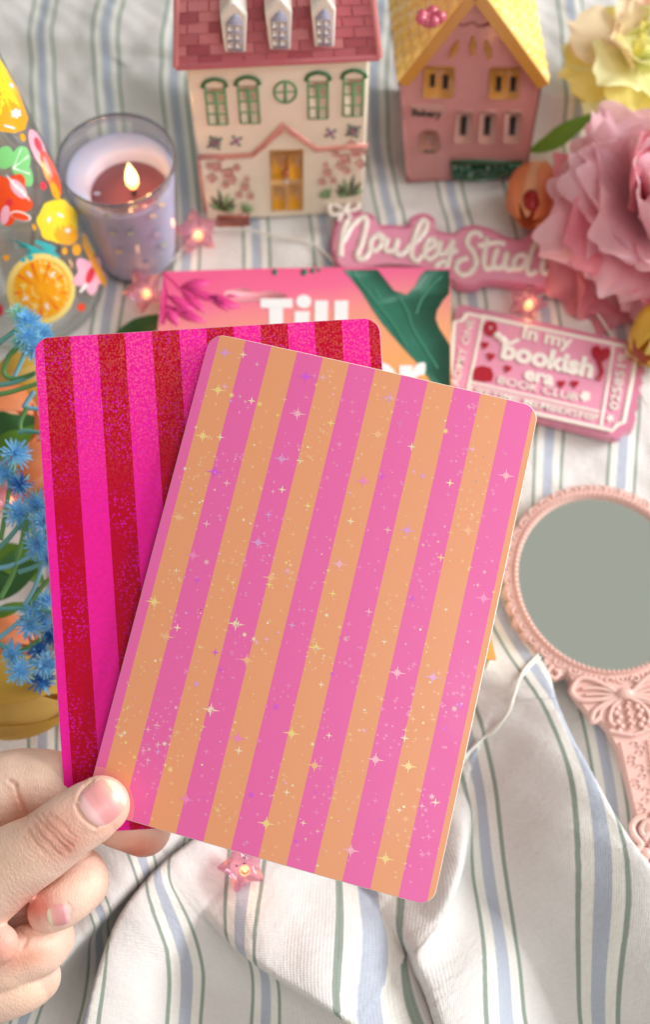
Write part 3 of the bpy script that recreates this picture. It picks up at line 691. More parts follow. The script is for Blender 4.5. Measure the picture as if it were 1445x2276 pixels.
for (x, y, mir) in ((496, 462, 1), (776, 430, -1)):
    mb = MB(); k0 = .03
    for (dx, dy, r_) in ((-15,-90,13),(10,-75,15),(-25,-65,12),(20,-60,10),(-5,-110,9),(30,-88,9),(48,-45,11),(60,-25,9),(35,-28,8),(-32,-92,8),(5,-50,9),(52,-62,7)):
        for j in range(4):
            a = j*pi/2+dx; pol1(mb, [(x+mir*dx+r_*.5*cos(a)+r_*.6*cos(q), y+dy+r_*.5*sin(a)+r_*.5*sin(q)) for q in range(6)], k0, .012); k0 += .0012
    for i in range(7):
        a = radians(-90+(-62, -38, -12, 15, 40, 62, 80)[i]*mir); L = (38, 48, 60, 50, 42, 36, 28)[i]; mb.mat(1 if i % 3 else 2)
        x1, y1 = x+L*cos(a), y+L*sin(a)*.9+8
        dx, dy = x1-x, y1-y-8; nx_, ny_ = -dy/L*5, dx/L*5
        pol1(mb, [(x, y+8), (x+dx*.5+nx_, y+8+dy*.5+ny_), (x1, y1), (x+dx*.5-nx_, y+8+dy*.5-ny_)], k0+.004, .012); k0 += .0015
    for i in range(4):
        a = radians(-90+(20, 50, -10, 70)[i]*mir); bx = x+mir*45; by = y+12; L = 26; mb.mat(2)
        x1, y1 = bx+L*cos(a), by+L*sin(a); nx_, ny_ = -sin(a)*4, cos(a)*4
        pol1(mb, [(bx, by), ((bx+x1)/2+nx_, (by+y1)/2+ny_), (x1, y1), ((bx+x1)/2-nx_, (by+y1)/2-ny_)], k0+.004, .012); k0 += .0015
    mb.build('shrub_print', [pkp, lf1, lf2], h1)
mb = MB(); pol1(mb, [(483,490),(555,487),(556,503),(485,506)], .28, .3); mb.build('step', cer('brick_glaze', A(176, 90, 72, .8)), h1)

# ================================================================== BAKERY HOUSE JAR
A2 = G(906, 402); B2 = G(1168, 390); P2 = Plane(A2, B2-A2, (0, 0, 1)); N2 = P2.n
F2 = lambda x, y, off=0: P2.hit(x, y, off)
h2 = thing('ceramic_house', A2, 'rosy pink ceramic bakery jar with yellow gable roof and a green hedge at its foot', 'house jar')
mb = MB(); pts = [(909,401),(903,385),(889,185),(1058,5),(1206,180),(1172,375),(1166,391)]
mb.prism([F2(x, y) for x, y in pts], N2*5.0); mb.build('wall', cer('rose_glaze', A(206, 142, 138, .92), var=.07, vscale=70), h2, bevel=.12, auto=40)
yel = cer('yellow_roof_glaze', A(242, 204, 112, 1.05), var=.06, vscale=200); yel2 = cer('yellow_roof_pale', A(246, 216, 140, 1)); och = cer('ochre_glaze', A(212, 150, 62, .85))
mb = MB()
def roofside(x0, y0, xa, ya, sgn):
    e0 = F2(x0, y0, .35); e1 = F2(xa, ya, .35); along = (e1-e0); L = along.length; al = along.normalized()
    nr = al.cross(N2)*sgn; nr.normalize()
    if nr.z < 0: nr = -nr
    th = .5; back = -N2*5.8
    mb.mat(0); mb.box(e0-nr*th, along, nr*th, back)
    mb.mat(2); mb.box(e0-nr*(th+.02)-al*.02, along, nr*(th+.0), N2*.06)
    rows_, cols = 9, 9
    for r_ in range(rows_):
        for c_ in range(cols):
            mb.mat(rnd.choice([0, 0, 1])); a0 = L*r_/rows_; off = .5*(r_ % 2)
            b0 = (c_+off)*5.8/cols; b1 = min(5.8, b0+5.8/cols*.86)
            if b0 >= 5.8: continue
            o = e0+al*(a0+.03)-N2*(b0+.04); u = al*(L/rows_*.86); v = -N2*(b1-b0-.02)
            p = [o, o+u, o+u+v, o+v]; cc = (u+v)*.5+o
            top = [q+(cc-q)*.35+nr*(.10+.03*rnd.random()) for q in p]
            mb.add(p+top, [[4,5,6,7],[0,1,5,4],[1,2,6,5],[2,3,7,6],[3,0,4,7]])
roofside(884, 182, 1062, -42, 1); roofside(1222, 184, 1058, -42, -1)
mb.build('roof', [yel, yel2, och], h2, auto=60, bevel=.04)
mb = MB()
for k in range(14):
    a = k*2.4; r_ = .12+.03*k; c_ = F2(955, -4, .3)+Vector((cos(a)*r_*.8, -.8+sin(a)*r_*.6, -.35+.02*k)); mb.ball(c_, .24, 8)
mb.build('rose_ornament', cer('rose_pink_glaze', A(214, 96, 120, .9)), h2)
blk = mat('dark_opening', (.006, .004, .004, 1), .6)
def pol2(mbx, pts, off=.03, th=.03): mbx.prism([F2(x, y, off) for x, y in pts], N2*th)
def wnd(x0, y0, x1, y1, slots, fm, lean=0):
    mb = MB(); r_ = 4
    pol2(mb, [(x0+r_, y0), (x1-r_, y0), (x1, y0+r_), (x1-lean, y1-r_), (x1-r_-lean, y1), (x0+r_-lean, y1), (x0-lean, y1-r_), (x0, y0+r_)], .10, .12); mb.mat(1)
    for (a, b, c_, d_) in slots: pol2(mb, [(a, b), (c_, b), (c_-lean*.7, d_), (a-lean*.7, d_)], .115, .03)
    mb.build('window', [fm, blk], h2)
wfr = cer('window_ochre', A(214, 150, 70, .75)); wpk = cer('window_blush', A(216, 165, 150, .72))
wnd(943, 151, 1012, 219, [(958, 165, 968, 194), (985, 167, 997, 198)], wfr, 2)
wnd(1090, 154, 1158, 221, [(1105, 171, 1116, 203), (1136, 171, 1148, 204)], wfr, 3)
for x in (1014, 1067, 1123): wnd(x, 250, x+38, 319, [(x+12, 259, x+25, 301)], wpk, 5)
mb = MB(); pol2(mb, [(914,236),(988,238),(993,245),(990,262),(916,260)], .10, .12); mb.mat(1)
put_text(mb, 'Bakery', (916, 257), (982, 261), (1, -15), lambda x, y, o_: F2(x, y, .12+o_), bold=.03)
mb.build('shop_sign', [wpk, mat('black_print', (.02, .015, .015, 1), .5)], h2, smooth=False)
mb = MB(); pol2(mb, c2([(935,338),(932,305),(945,292),(962,290),(975,300),(977,338)], 3, True), .08, .09); mb.mat(1); pol2(mb, [(943,334),(967,335),(966,340),(944,340)], .11, .02); mb.mat(2)
pol2(mb, c2([(945,325),(944,306),(956,298),(966,308),(966,325)], 3, True), .10, .02); mb.build('door', [cer('door_blush', A(190, 135, 118, .8)), cer('door_sill', A(110, 85, 70, .8)), cer('door_panel', A(178, 120, 104, .8))], h2)
mb = MB()
for (cx, cy, an) in ((1011, 112, 25), (1052, 104, 0), (1086, 113, -14)):
    for k in range(5):
        t = (k-2)/2; w_ = 8*(1-.5*abs(t)); a = radians(an); x = cx-t*16*sin(a)*(1); y = cy+t*16*cos(a)
        pol2(mb, [(x+w_*cos(q*pi/4), y+5.5*sin(q*pi/4)) for q in range(8)], .08+.003*k, .08)
mb.build('wheat_ornament', och, h2)
mb = MB(); mb.tube([F2(x, y, .04) for x, y in c2([(1016,50),(1030,58),(1052,52),(1066,60),(1090,54)], 5)], .06, 6); mb.build('swag_ornament', cer('swag_rose', A(196, 120, 118, .8)), h2)
mb = MB(); pol2(mb, [(1003,367),(1060,366),(1120,369),(1164,369),(1160,388),(1120,396),(1075,404),(1040,402),(1006,400)], .32, .4); mb.mat(1)
for i in range(16):
    x = 1012+(i*37 % 150); y = 372+(i*13 % 24)
    if y > 402-(x-1075)*.18 and x > 1060: continue
    pol2(mb, [(x+4*cos(q), y+3*sin(q)) for q in range(6)], .35, .03)
for i in range(60): 
    mb.mat(0 if i % 2 else 2); x = rnd.uniform(1008, 1158); y = rnd.uniform(370, 398-max(0, (x-1060)*.12)); mb.ball(F2(x, y, .32), .12, 6)
mb.build('hedge', [cer('hedge_glaze', A(30, 92, 60, .9)), cer('hedge_blossom', A(170, 190, 170, .8)), cer('hedge_glaze_dark', A(20, 66, 42, .9))], h2)

# ================================================================== CANDLE
cbp = G(305, 563); cz = 6.15; cr0, cr1 = 1.85, 2.42
cn = thing('candle', cbp, 'lit pale lavender candle in a clear glass tumbler, left of the cream house', 'candle')
gls = shell_glass('clear_glass', (.985, .985, .985, 1)); rz = lambda z: cr0+(cr1-cr0)*z/cz
mb = MB(); mb.lathe(cbp, [(0, .02), (cr0-.15, .02), (cr0, .15)]+[(rz(z), z) for z in np.linspace(.3, cz, 14)]+[(cr1-.03, cz+.05), (cr1-.10, cz+.05), (cr1-.13, cz-.02)]+[(rz(z)-.13, z) for z in np.linspace(cz-.1, 5.35, 5)], 64)
mb.build('glass_cup', gls, cn)
mb = MB(); mb.tube([cbp+Vector((cos(a*pi/32)*(cr1-.06), sin(a*pi/32)*(cr1-.06), cz+.02)) for a in range(64)], .075, 8, closed=True); mb.build('glass_rim', shell_glass('rim_glass', (.62, .62, .68, 1), body=.25, bodycol=(.35, .33, .4, 1)), cn)
mb = MB(); off = Vector((.35, -.25, 0))
def wax(rr, ang, z, k): return cbp + off*k + Vector((cos(ang)*rr, sin(ang)*rr, z))
prof = [(1.72, .35, 0, 0), (1.75, .5, 0, 0), (2.22, 5.15, 0, 0), (2.20, 5.3, 0, 0), (2.10, 5.32, 0, 0), (1.9, 5.20, .2, 0), (1.72, 5.08, .6, 0), (1.68, 4.95, .8, 0), (1.64, 4.6, .85, 0), (1.6, 4.3, .85, 0)]
seg = 56; vs = [wax(r_, 2*pi*k/seg, z, kk) for r_, z, kk, _ in prof for k in range(seg)]
mb.add(vs, [[i*seg+k, i*seg+(k+1) % seg, (i+1)*seg+(k+1) % seg, (i+1)*seg+k] for i in range(len(prof)-1) for k in range(seg)])
waxo = mb.build('wax', mat('lavender_wax', A(186, 188, 216, 1.1), .45, sss=.5, var=.03), cn)
mb = MB(); vs = [wax(0, 0, 4.42, 1)]+[wax(1.66, 2*pi*k/seg, 4.42, .85) for k in range(seg)]
mb.add(vs, [[0, k+1, (k+1) % seg+1] for k in range(seg)]); mb.build('melted_pool', mat('molten_wax', A(132, 72, 84, .75), .06, coat=1), waxo)
fl = wax(0, 0, 4.4, 1)+Vector((.15, -.1, 0))
mb = MB(); mb.tube([fl, fl+Vector((.02, 0, .35)), fl+Vector((.07, 0, .55))], .06, 7); wk = mb.build('wick', mat('charred_wick', (.01, .008, .008, 1), .9), cn)
mb = MB(); fb = fl+Vector((.03, 0, .42))
mb.lathe(fb, [(0, 0), (.17, .12), (.27, .36), (.28, .6), (.22, .95), (.11, 1.3), (0, 1.6)], 16)
fm = bpy.data.materials.new('flame'); fm.use_nodes = True; n = fm.node_tree; b = n.nodes['Principled BSDF']
t = n.nodes.new('ShaderNodeTexCoord'); sp = n.nodes.new('ShaderNodeSeparateXYZ'); n.links.new(t.outputs['Generated'], sp.inputs[0]); rp = n.nodes.new('ShaderNodeValToRGB'); n.links.new(sp.outputs[2], rp.inputs[0])
rp.color_ramp.elements[0].color = (1, .30, .03, 1); rp.color_ramp.elements[0].position = .05; rp.color_ramp.elements[1].color = (1, .85, .35, 1); rp.color_ramp.elements[1].position = .45
n.links.new(rp.outputs[0], b.inputs['Emission Color']); b.inputs['Emission Strength'].default_value = 3.2; b.inputs['Base Color'].default_value = (0, 0, 0, 1)
mb.build('flame', fm, cn)
pl = bpy.data.lights.new('candle_glow', 'POINT'); pl.energy = .05; pl.color = (1, .5, .2); pl.shadow_soft_size = .004
po = bpy.data.objects.new('candle_glow', pl); C.objects.link(po); po.location = (fb+Vector((0, 0, .7)))*S
# painted sprigs on the glass: find points on a surface of revolution seen at a picture point
def on_rev(px, py, base, rfun, zmax, grow=.02):
    r = ray(px, py); 
    def inside(t): p = cC+r*t-base; return (sqrt(p.x**2+p.y**2) < rfun(p.z)+grow) and 0 <= p.z <= zmax
    t = 25.0
    while t < 75 and not inside(t): t += .12
    if t >= 75: return None
    a, b_ = t-.12, t
    for _ in range(14):
        m_ = (a+b_)/2
        if inside(m_): b_ = m_
        else: a = m_
    return cC+r*b_
mb = MB()
for i, (x, y) in enumerate(((235,478),(300,460),(350,520),(365,545),(262,560),(325,590),(250,520),(340,480),(215,430),(290,520),(360,455))):
    P = [(x+9*cos(q*pi/3+i), y+5*sin(q*pi/3+i)) for q in range(6)]
    Q = [on_rev(a, b_, cbp, rz, cz, .03) for a, b_ in P]
    if None in Q: continue
    mb.mat(i % 3); mb.add([sum(Q, Vector())/6]+Q, [[0, k+1, (k+1) % 6+1] for k in range(6)])
mb.build('printed_sprigs', [mat('sprig_sage', A(170, 178, 165, 1)), mat('sprig_gold', A(212, 190, 160, 1)), mat('sprig_mauve', A(180, 165, 185, 1))], cn)

# ================================================================== FRUIT-PRINTED CARAFE
vb = G(60, 640); vr = lambda z: (3.15+.35*min(1, max(0, z)/.5)**.5) if z < .5 else 3.5-.125*(z-.5)
cv = thing('glass_carafe', vb, 'clear tapering glass carafe printed with lemons, orange slices and hibiscus', 'carafe')
mb = MB(); mb.lathe(vb, [(0, .02), (2.9, .02), (3.1, .08), (3.3, .2), (3.45, .4), (3.5, .6)]+[(vr(z), z) for z in np.linspace(1, 17, 17)], 72); mb.build('glass_body', shell_glass('carafe_glass', (.985, .99, .985, 1), hi=.65, lo=.07), cv)
mb = MB(); mb.tube([vb+Vector((cos(a*pi/36)*3.3, sin(a*pi/36)*3.3, .25)) for a in range(72)], .12, 8, closed=True); mb.build('glass_base', shell_glass('base_glass', (.93, .94, .93, 1)), cv)
lay = [0]
def decal(mbx, P, mi, clampx=True):
    """printed patch wrapped on the carafe; P: outline in picture units"""
    cx = sum(p[0] for p in P)/len(P); cy = sum(p[1] for p in P)/len(P); lay[0] += 1; g = .03+.0012*lay[0]
    def pt(x, y):
        for _ in range(80):
            q = on_rev(x, y, vb, vr, 17, g)
            if q: return q
            x -= 2; y += 1
        return None
    K = 4; n_ = len(P); vs = [pt(cx, cy)]
    for k in range(1, K+1):
        for x, y in P: vs.append(pt(cx+(x-cx)*k/K, cy+(y-cy)*k/K))
    if None in vs: return
    fs = [[0, i+1, (i+1) % n_+1] for i in range(n_)]
    for k in range(K-1):
        for i in range(n_): fs.append([1+k*n_+i, 1+(k+1)*n_+i, 1+(k+1)*n_+(i+1) % n_, 1+k*n_+(i+1) % n_])
    mbx.mat(mi); mbx.add(vs, fs)
def ell(cx, cy, rx, ry, rot=0, n_=16, a0=0, a1=360):
    R_ = radians(rot); return [(cx+rx*cos(t)*cos(R_)-ry*sin(t)*sin(R_), cy+rx*cos(t)*sin(R_)+ry*sin(t)*cos(R_)) for t in [radians(a0+(a1-a0)*i/n_) for i in range(n_)]]
def flowerpx(cx, cy, r_, n_=5, rot=0, sq=.9, depth=.35):
    return [(cx+r_*(1-depth*.5+depth*.5*cos(n_*t))*cos(t+rot), cy+r_*sq*(1-depth*.5+depth*.5*cos(n_*t))*sin(t+rot)) for t in [2*pi*i/40 for i in range(40)]]
vm = [mat('ink_yellow', A(250, 214, 40, 1.1), .35, coat=.5), mat('ink_amber', A(250, 165, 10, 1.1), .35, coat=.5), mat('ink_green', A(120, 212, 130, 1.0), .35, coat=.5), mat('ink_red', A(235, 75, 30, 1.0), .35, coat=.5),
      mat('ink_pink', A(248, 178, 200, 1.05), .35, coat=.5), mat('ink_teal', A(30, 185, 190, 1.0), .35, coat=.5), mat('ink_pale', A(246, 220, 130, 1.05), .35, coat=.5), mat('ink_crimson', A(220, 40, 70, 1.0), .35, coat=.5), mat('ink_white', A(252, 246, 240, 1.1), .35, coat=.5)]
def deco(name, items):
    mb = MB()
    for P, mi in items: decal(mb, P, mi)
    mb.build(name, vm, cv)
deco('printed_lemon', [([(-40,150),(-5,125),(12,150),(40,200),(62,262),(55,288),(30,296),(-10,290),(-40,280)], 1), ([(-40,150),(-5,125),(10,150),(34,200),(45,240),(30,262),(0,255),(-40,250)], 0), (flowerpx(35, 252, 13, 6, .4), 8), (ell(25, 190, 4, 7, -30, 8), 8), (ell(20, 282, 14, 3, 15, 8), 8), (ell(50,305,6,10,-20,8), 1)])
deco('printed_leaf', [(ell(45, 358, 22, 34, 8), 2), (ell(58, 390, 14, 26, -15), 2), (ell(10, 350, 20, 26, 10), 2)]+[([(28,372),(62,345),(63,348),(29,375)], 8), ([(28,372),(45,330),(47,331),(30,374)], 8), ([(28,372),(66,385),(65,388),(28,376)], 8)])
deco('printed_hibiscus', [(flowerpx(15, 440, 60, 5, .3, 1.05, .3), 3), (ell(40, 420, 26, 13, 50), 4), (ell(-5, 425, 20, 10, 100), 3), (ell(45, 480, 24, 10, 15), 8), (ell(44, 481, 21, 8, 15), 3), (ell(10, 478, 10, 22, 10), 4), (ell(20, 450, 8, 8), 7)]+[(ell(25+10*i, 405+9*i, 2.2, 22-i, -35, 8), 8) for i in range(4)])
deco('printed_hibiscus', [(ell(84, 330, 15, 46, -22), 4), (ell(84, 322, 7, 18, -22), 7), (ell(112, 385, 14, 55, -22), 3), (ell(122, 425, 8, 22, -22), 1), (ell(105, 370, 3, 25, -22), 4)])
deco('printed_lemon', [(flowerpx(128, 492, 48, 7, .5, 1.05, .10), 0), (ell(146, 520, 28, 24, 30), 1), (ell(122, 480, 34, 36, 20), 0), (ell(108, 488, 4, 7, 20, 8), 8), (flowerpx(150, 512, 7, 6, .4), 8), (ell(133, 478, 10, 3, 30, 8), 8)])
deco('printed_palm', [([(15,530),(45,538),(75,548),(105,560),(130,580),(90,575),(55,565),(70,556),(35,548),(55,543)], 5), (ell(100, 545, 26, 6, 20), 5), (ell(112, 560, 24, 6, 35), 5), (ell(60, 575, 18, 6, -15), 5)])
items = [(ell(90, 642, 77, 79, 0, 28), 6), (ell(92, 642, 64, 66, 0, 28), 1)]
for k in range(9):
    a = k*40+10; ca, sa = cos(radians(a)), sin(radians(a))
    items.append(([(90+8*ca, 642+8*sa), (90+58*ca-2.4*sa, 642+60*sa+2.4*ca), (90+58*ca+2.4*sa, 642+60*sa-2.4*ca)], 3))
    ca, sa = cos(radians(a+20)), sin(radians(a+20)); items.append((ell(90+40*ca, 642+42*sa, 9, 3.4, a+20, 8), 8 if k % 2 else 6))
deco('printed_orange', items)
deco('printed_hibiscus', [(flowerpx(200, 610, 42, 5, .2, 1.1, .35), 4), (ell(200, 612, 9, 20, 20), 7), (ell(185, 640, 4, 14, 40, 8), 8), (ell(215, 585, 4, 14, 30, 8), 8)])
deco('printed_orange', [([(182,520),(192,530),(215,580),(236,625),(236,640),(222,625),(200,580),(184,545)], 1), ([(184,515),(190,520),(212,565),(206,565),(190,540)], 6)])
for it_ in [(ell(143, 558, 6, 8), 1), (ell(170, 555, 10, 13), 1), (ell(13, 573, 7, 7), 1), (ell(95, 413, 7, 10, -15), 7), (ell(180, 683, 9, 9), 3), (ell(75, 505, 4, 8, -20), 1), (ell(240, 700, 5, 8), 4), (ell(0, 690, 6, 14), 7)]: deco('printed_dot', [it_])

# ================================================================== NAME SIGN (acrylic)
def Z(z0): return lambda x, y, o_=0: G(x, y, z0+o_)
sg = thing('acrylic_sign', G(980, 640, 0), 'pink acrylic name sign with raised white script and a small bow, beside the peony', 'sign')
f9 = Z(.55)
base = [(736,560),(738,520),(748,482),(766,468),(800,470),(830,478),(842,498),(870,500),(905,500),(918,480),(945,474),(966,486),(970,510),(1010,518),(1028,506),(1055,500),(1090,508),(1130,528),(1165,530),(1180,512),(1215,505),(1238,520),(1250,560),(1262,600),(1265,645),(1225,650),(1180,640),(1120,632),(1080,630),(1060,640),(1025,640),(1005,625),(990,605),(960,602),(900,592),(850,590),(800,598),(755,596)]
pinka = mat('pink_acrylic', A(230, 150, 176, 1.0), .12, coat=.6); pinkd = mat('pink_acrylic_inner', A(216, 132, 160, .95), .12, coat=.6); whit = mat('white_acrylic', A(240, 228, 218, 1.05), .18, coat=.5)
mb = MB(); mb.prism([G(x, y, .45) for x, y in c2(base, 4, True)], (0, 0, .30)); mb.build('backing_plate', mat('rose_acrylic', A(212, 122, 152, .95), .12, coat=.6), sg, smooth=False)
bc = (1000, 562)
mb = MB(); mb.prism([G(bc[0]+(x-bc[0])*.975, bc[1]+(y-bc[1])*.86, .62) for x, y in c2(base, 4, True)], (0, 0, .165)); mb.build('front_plate', pinka, sg, smooth=False)
s25 = lambda P: [(720+x/2.58, 430+y/2.58) for x, y in P]
strokes = [ # traced letter strokes (picture detail units)
 [(95,365),(100,280),(118,190),(140,150)], [(100,290),(150,200),(200,150),(240,140),(238,200),(215,290),(192,350),(205,378),(240,365),(270,320)],
 [(305,240),(270,270),(268,320),(300,325),(330,290),(335,245),(305,235),(330,262),(360,262)],
 [(365,255),(352,310),(368,335),(405,320),(425,260)], [(425,260),(410,320),(428,355),(465,335),(500,290)],
 [(500,300),(555,250),(590,190),(585,158),(560,160),(530,220),(505,310),(505,365),(535,385),(570,350)],
 [(570,325),(615,315),(635,285),(620,258),(590,285),(580,345),(605,378),(645,350),(665,310)],
 [(670,270),(658,330),(680,350),(715,320),(740,270)], [(742,262),(725,350),(705,420),(680,435)], [(722,345),(770,322)], [(640,430),(660,400),(700,385)],
 [(910,255),(880,222),(835,240),(825,290),(860,340),(875,400),(840,455),(790,465),(760,430),(780,385),(830,370)],
 [(940,250),(925,330),(920,400),(940,435),(970,420)], [(880,300),(940,290),(1000,280),(1045,292)],
 [(1000,310),(975,390),(990,430),(1030,410),(1055,340)], [(1055,330),(1040,400),(1060,440),(1095,420)],
 [(1165,350),(1110,360),(1090,410),(1110,435),(1150,410),(1175,350)], [(1270,262),(1230,270),(1195,340),(1170,420),(1185,465),(1225,440)], [(1210,262),(1260,250),(1275,290)],
 [(1270,370),(1255,430),(1275,460),(1300,440)]]
mb = MB()
for st in strokes:
    P = c2(s25(st), 6); L = len(P)
    mb.tube([G(x, y, .66) for x, y in P], [.085 if i in (0, L-1) else .125+.03*abs(sin(i*.5)) for i in range(L)], 8, .55, up=(0, 0, 1))
mb.build('script_letters', whit, sg)
mb = MB()
for st in ([(118,100),(60,62),(30,80),(45,120),(80,118),(118,100)], [(118,100),(150,50),(190,40),(200,75),(170,95),(118,100)], [(118,100),(95,130),(85,160)], [(118,100),(140,120),(150,145)]):
    mb.tube([G(x, y, .72) for x, y in c2(s25(st), 6)], .10, 8, .55, up=(0, 0, 1))
mb.ball(G(*s25([(118, 100)])[0], .75), .14, 8); mb.build('bow', whit, sg)

# ================================================================== TICKET
tk = thing('acrylic_ticket', G(1220, 960, 0), 'pink acrylic ticket with white lettering and dark red hearts and books, right of the cards', 'ticket')
s3 = lambda P: [(1000+x/3.247, 660+y/3.247) for x, y in P]
outer = [(70,60),(90,55),(1330,330),(1352,345),(1362,375),(1430,420),(1432,445),(1400,500),(1412,540),(1385,580),(1398,620),(1370,660),(1382,700),(1355,740),(1368,790),(1340,830),(1345,880),(1320,960),(1270,975),(1235,1010),(1200,1018),(560,860),(-40,700),(-50,640),(-20,560),(-35,520),(-5,450),(-20,400),(15,330),(0,270),(30,190),(50,130),(45,90)]
mb = MB(); mb.prism([G(x, y, .52) for x, y in s3(outer)], (0, 0, .42)); mb.build('backing_plate', pinkd, tk, smooth=False, bevel=.03)
inner = [(120,125),(1250,360),(1280,410),(1330,455),(1250,900),(1200,925),(1165,960),(60,715),(10,640),(60,180),(90,165)]
mb = MB(); mb.prism([G(x, y, .60) for x, y in s3(inner)], (0, 0, .075)); mb.build('front_plate', pinka, tk, smooth=False)
mb = MB()
def tl(P, r_, z=.62): mb.tube([G(x, y, z) for x, y in s3(P)], r_, 6, .6, up=(0, 0, 1))
tl([(120,120),(1270,355),(1285,415),(1345,450),(1255,905),(1210,920),(1170,965),(60,715)], .10); tl([(120,120),(90,170),(35,180),(0,560)], .10)
tl([(245,130),(120,720)], .07); tl([(1185,350),(1090,930)], .07); tl([(150,615),(1085,830)], .07); tl([(132,640),(1078,858)], .03); tl([(235,130),(1190,345)], .05)
ff = lambda x, y, o_: G(x, y, .61+o_)
def tx(txt, a, b, h, bold=0, th=.06): put_text(mb, txt, *s3([a, b]), (h[0]/3.247, h[1]/3.247), ff, bold=bold, thick=th)
tx('In my', (520, 295), (880, 372), (18, -92), .035); tx('bookish', (365, 435), (1030, 580), (28, -128), .05); tx('era', (535, 590), (750, 640), (16, -95), .04)
tx('BOOK CLUB', (345, 622), (920, 752), (13, -52), .012); tx('LIFETIME MEMBERSHIP', (140, 690), (1065, 900), (12, -48), .012)
tx('ADMIT ONE', (60, 650), (178, 165), (-52, -12), .012); tx('0258519', (1215, 820), (1285, 420), (-62, -14), .02)
P = s3([(980, 715)])[0]
mb.prism([G(P[0]+13*cos(t*.628)*(1 if t % 2 else .75), P[1]+13*sin(t*.628)*(1 if t % 2 else .75), .66) for t in range(10)], (0, 0, .05))
P = s3([(1160, 875)])[0]; mb.prism([G(P[0]+11*cos(t*.628)*(1 if t % 2 else .5), P[1]+11*sin(t*.628)*(1 if t % 2 else .5), .66) for t in range(10)], (0, 0, .05))
for px_ in ((375, 300),(345,275)): mb.ball(G(*s3([px_])[0], .68), .17, 8, (1, 1, .5))
mb.tube([G(x, y, .67) for x, y in s3([(350,270),(400,300),(385,340),(440,335),(500,305)])], .09, 6, .5, up=(0, 0, 1))
mb.build('lettering', whit, tk, smooth=False)
mb = MB()
def heart(cx, cy, r_, rot): 
    P = []
    for i in range(24):
        t = 2*pi*i/24; x = .9*sin(t)**3*r_; y = -(13*cos(t)-5*cos(2*t)-2*cos(3*t)-cos(4*t))/16*r_; R_ = radians(rot); P.append((cx+x*cos(R_)-y*sin(R_), cy+x*sin(R_)+y*cos(R_)))
    return P
for P in (heart(255, 345, 30, 10), heart(298, 428, 33, 10), heart(420, 515, 30, 15), heart(808, 625, 32, 0), heart(905, 625, 32, 0), heart(1090, 415, 80, 12),
          [(190,505),(240,495),(300,512),(318,560),(310,605),(250,608),(170,592),(172,545)], [(250+45+50*cos(t*pi/8), 225+55*sin(t*pi/8)) for t in range(16)]):
    mb.prism([G(x, y, .67) for x, y in s3(P)], (0, 0, .07))
tl([(1085,480),(1100,540),(1075,600)], .10, .66); mb.ball(G(*s3([(1075, 590)])[0], .66), .1, 6)
mb.mat(1); mb.prism([G(x, y, .69) for x, y in s3([(297+13*cos(t), 222+13*sin(t)) for t in range(6)])], (0, 0, .02))
mb.build('red_emblems', [mat('red_acrylic', A(176, 8, 38, .95), .12, coat=.6), pinka], tk, smooth=False)

# ================================================================== HAND MIRROR
mc0 = G(1340, 1293, .8); mdir = (G(1389, 1548, .8)-mc0); mdir.z = 0; mdir.normalize(); mside = Vector((-mdir.y, mdir.x, 0))
if mside.x < 0: mside = -mside
ML = lambda s_, t, z=.8: mc0 + mside*s_ + mdir*t + Vector((0, 0, z-.8))
ppc = (G(1440, 1293, .8)-G(1340, 1293, .8)).length/100   # cm per picture px
rx, ry = 187*ppc, 192*ppc/sin(radians(68))
hm = thing('hand_mirror', mc0-Vector((0, 0, .8)), 'dusty pink ornate hand mirror with a bow and beaded handle, lying on the cloth', 'mirror')
pkm = mat('dusty_pink_resin', A(230, 188, 178, 1.0), .42, spec=.4, var=.03, vscale=80, sss=.1)
mb = MB(); mb.add([ML(0, 0, .82)]+[ML((rx-.16)*cos(a*pi/48), (ry-.16)*sin(a*pi/48), .82) for a in range(96)]+[ML(rx*cos(a*pi/48), ry*sin(a*pi/48), .812) for a in range(96)], [[0, i+1, (i+1) % 96+1] for i in range(96)]+[[i+1, i+97, (i+1) % 96+97, (i+1) % 96+1] for i in range(96)])
glass = mb.build('mirror_glass', mat('silvered_glass', (.86, .88, .84, 1), .015, metal=1), hm, smooth=False)
mb = MB()
def frame_out(a):
    ca, sa = cos(a), sin(a); k = .38+.22*abs(cos(a*19))**.6; return (rx+k)*ca, (ry+k)*sa
NA = 228; vs = []
for a_ in range(NA):
    a = 2*pi*a_/NA; o_ = frame_out(a); ca, sa = cos(a), sin(a)
    vs += [ML(rx*ca*.995, ry*sa*.995, .70), ML((rx+.02)*ca, (ry+.02)*sa, .95), ML((rx+.13)*ca, (ry+.13)*sa, 1.02), ML((rx+.2)*ca, (ry+.2)*sa, .90), ML(o_[0]*.985, o_[1]*.985, .88), ML(o_[0], o_[1], .80), ML(o_[0], o_[1], .2)]
mb.add(vs, [[i*7+j, i*7+j+1, ((i+1) % NA)*7+j+1, ((i+1) % NA)*7+j] for i in range(NA) for j in range(6)])
for i in range(38):
    a = pi*(i+.5)/19; k = .36; c_ = ML((rx+k)*cos(a), (ry+k)*sin(a), .90); tg = (mside*(-sin(a))+mdir*cos(a)).normalized(); rd = mside*cos(a)+mdir*sin(a)
    mb.tube([c_+tg*(.20*cos(q*pi/6))+rd*(.15*sin(q*pi/6)) for q in range(-1, 8)], .045, 6)
    mb.ball(c_-rd*.02, .06, 6)
for i in range(110):
    a = 2*pi*i/110
    if 0 < a < pi or True: mb.ball(ML((rx+.05)*cos(a), (ry+.05)*sin(a), 1.0), .055, 6)
mb.build('frame', pkm, hm, auto=50)
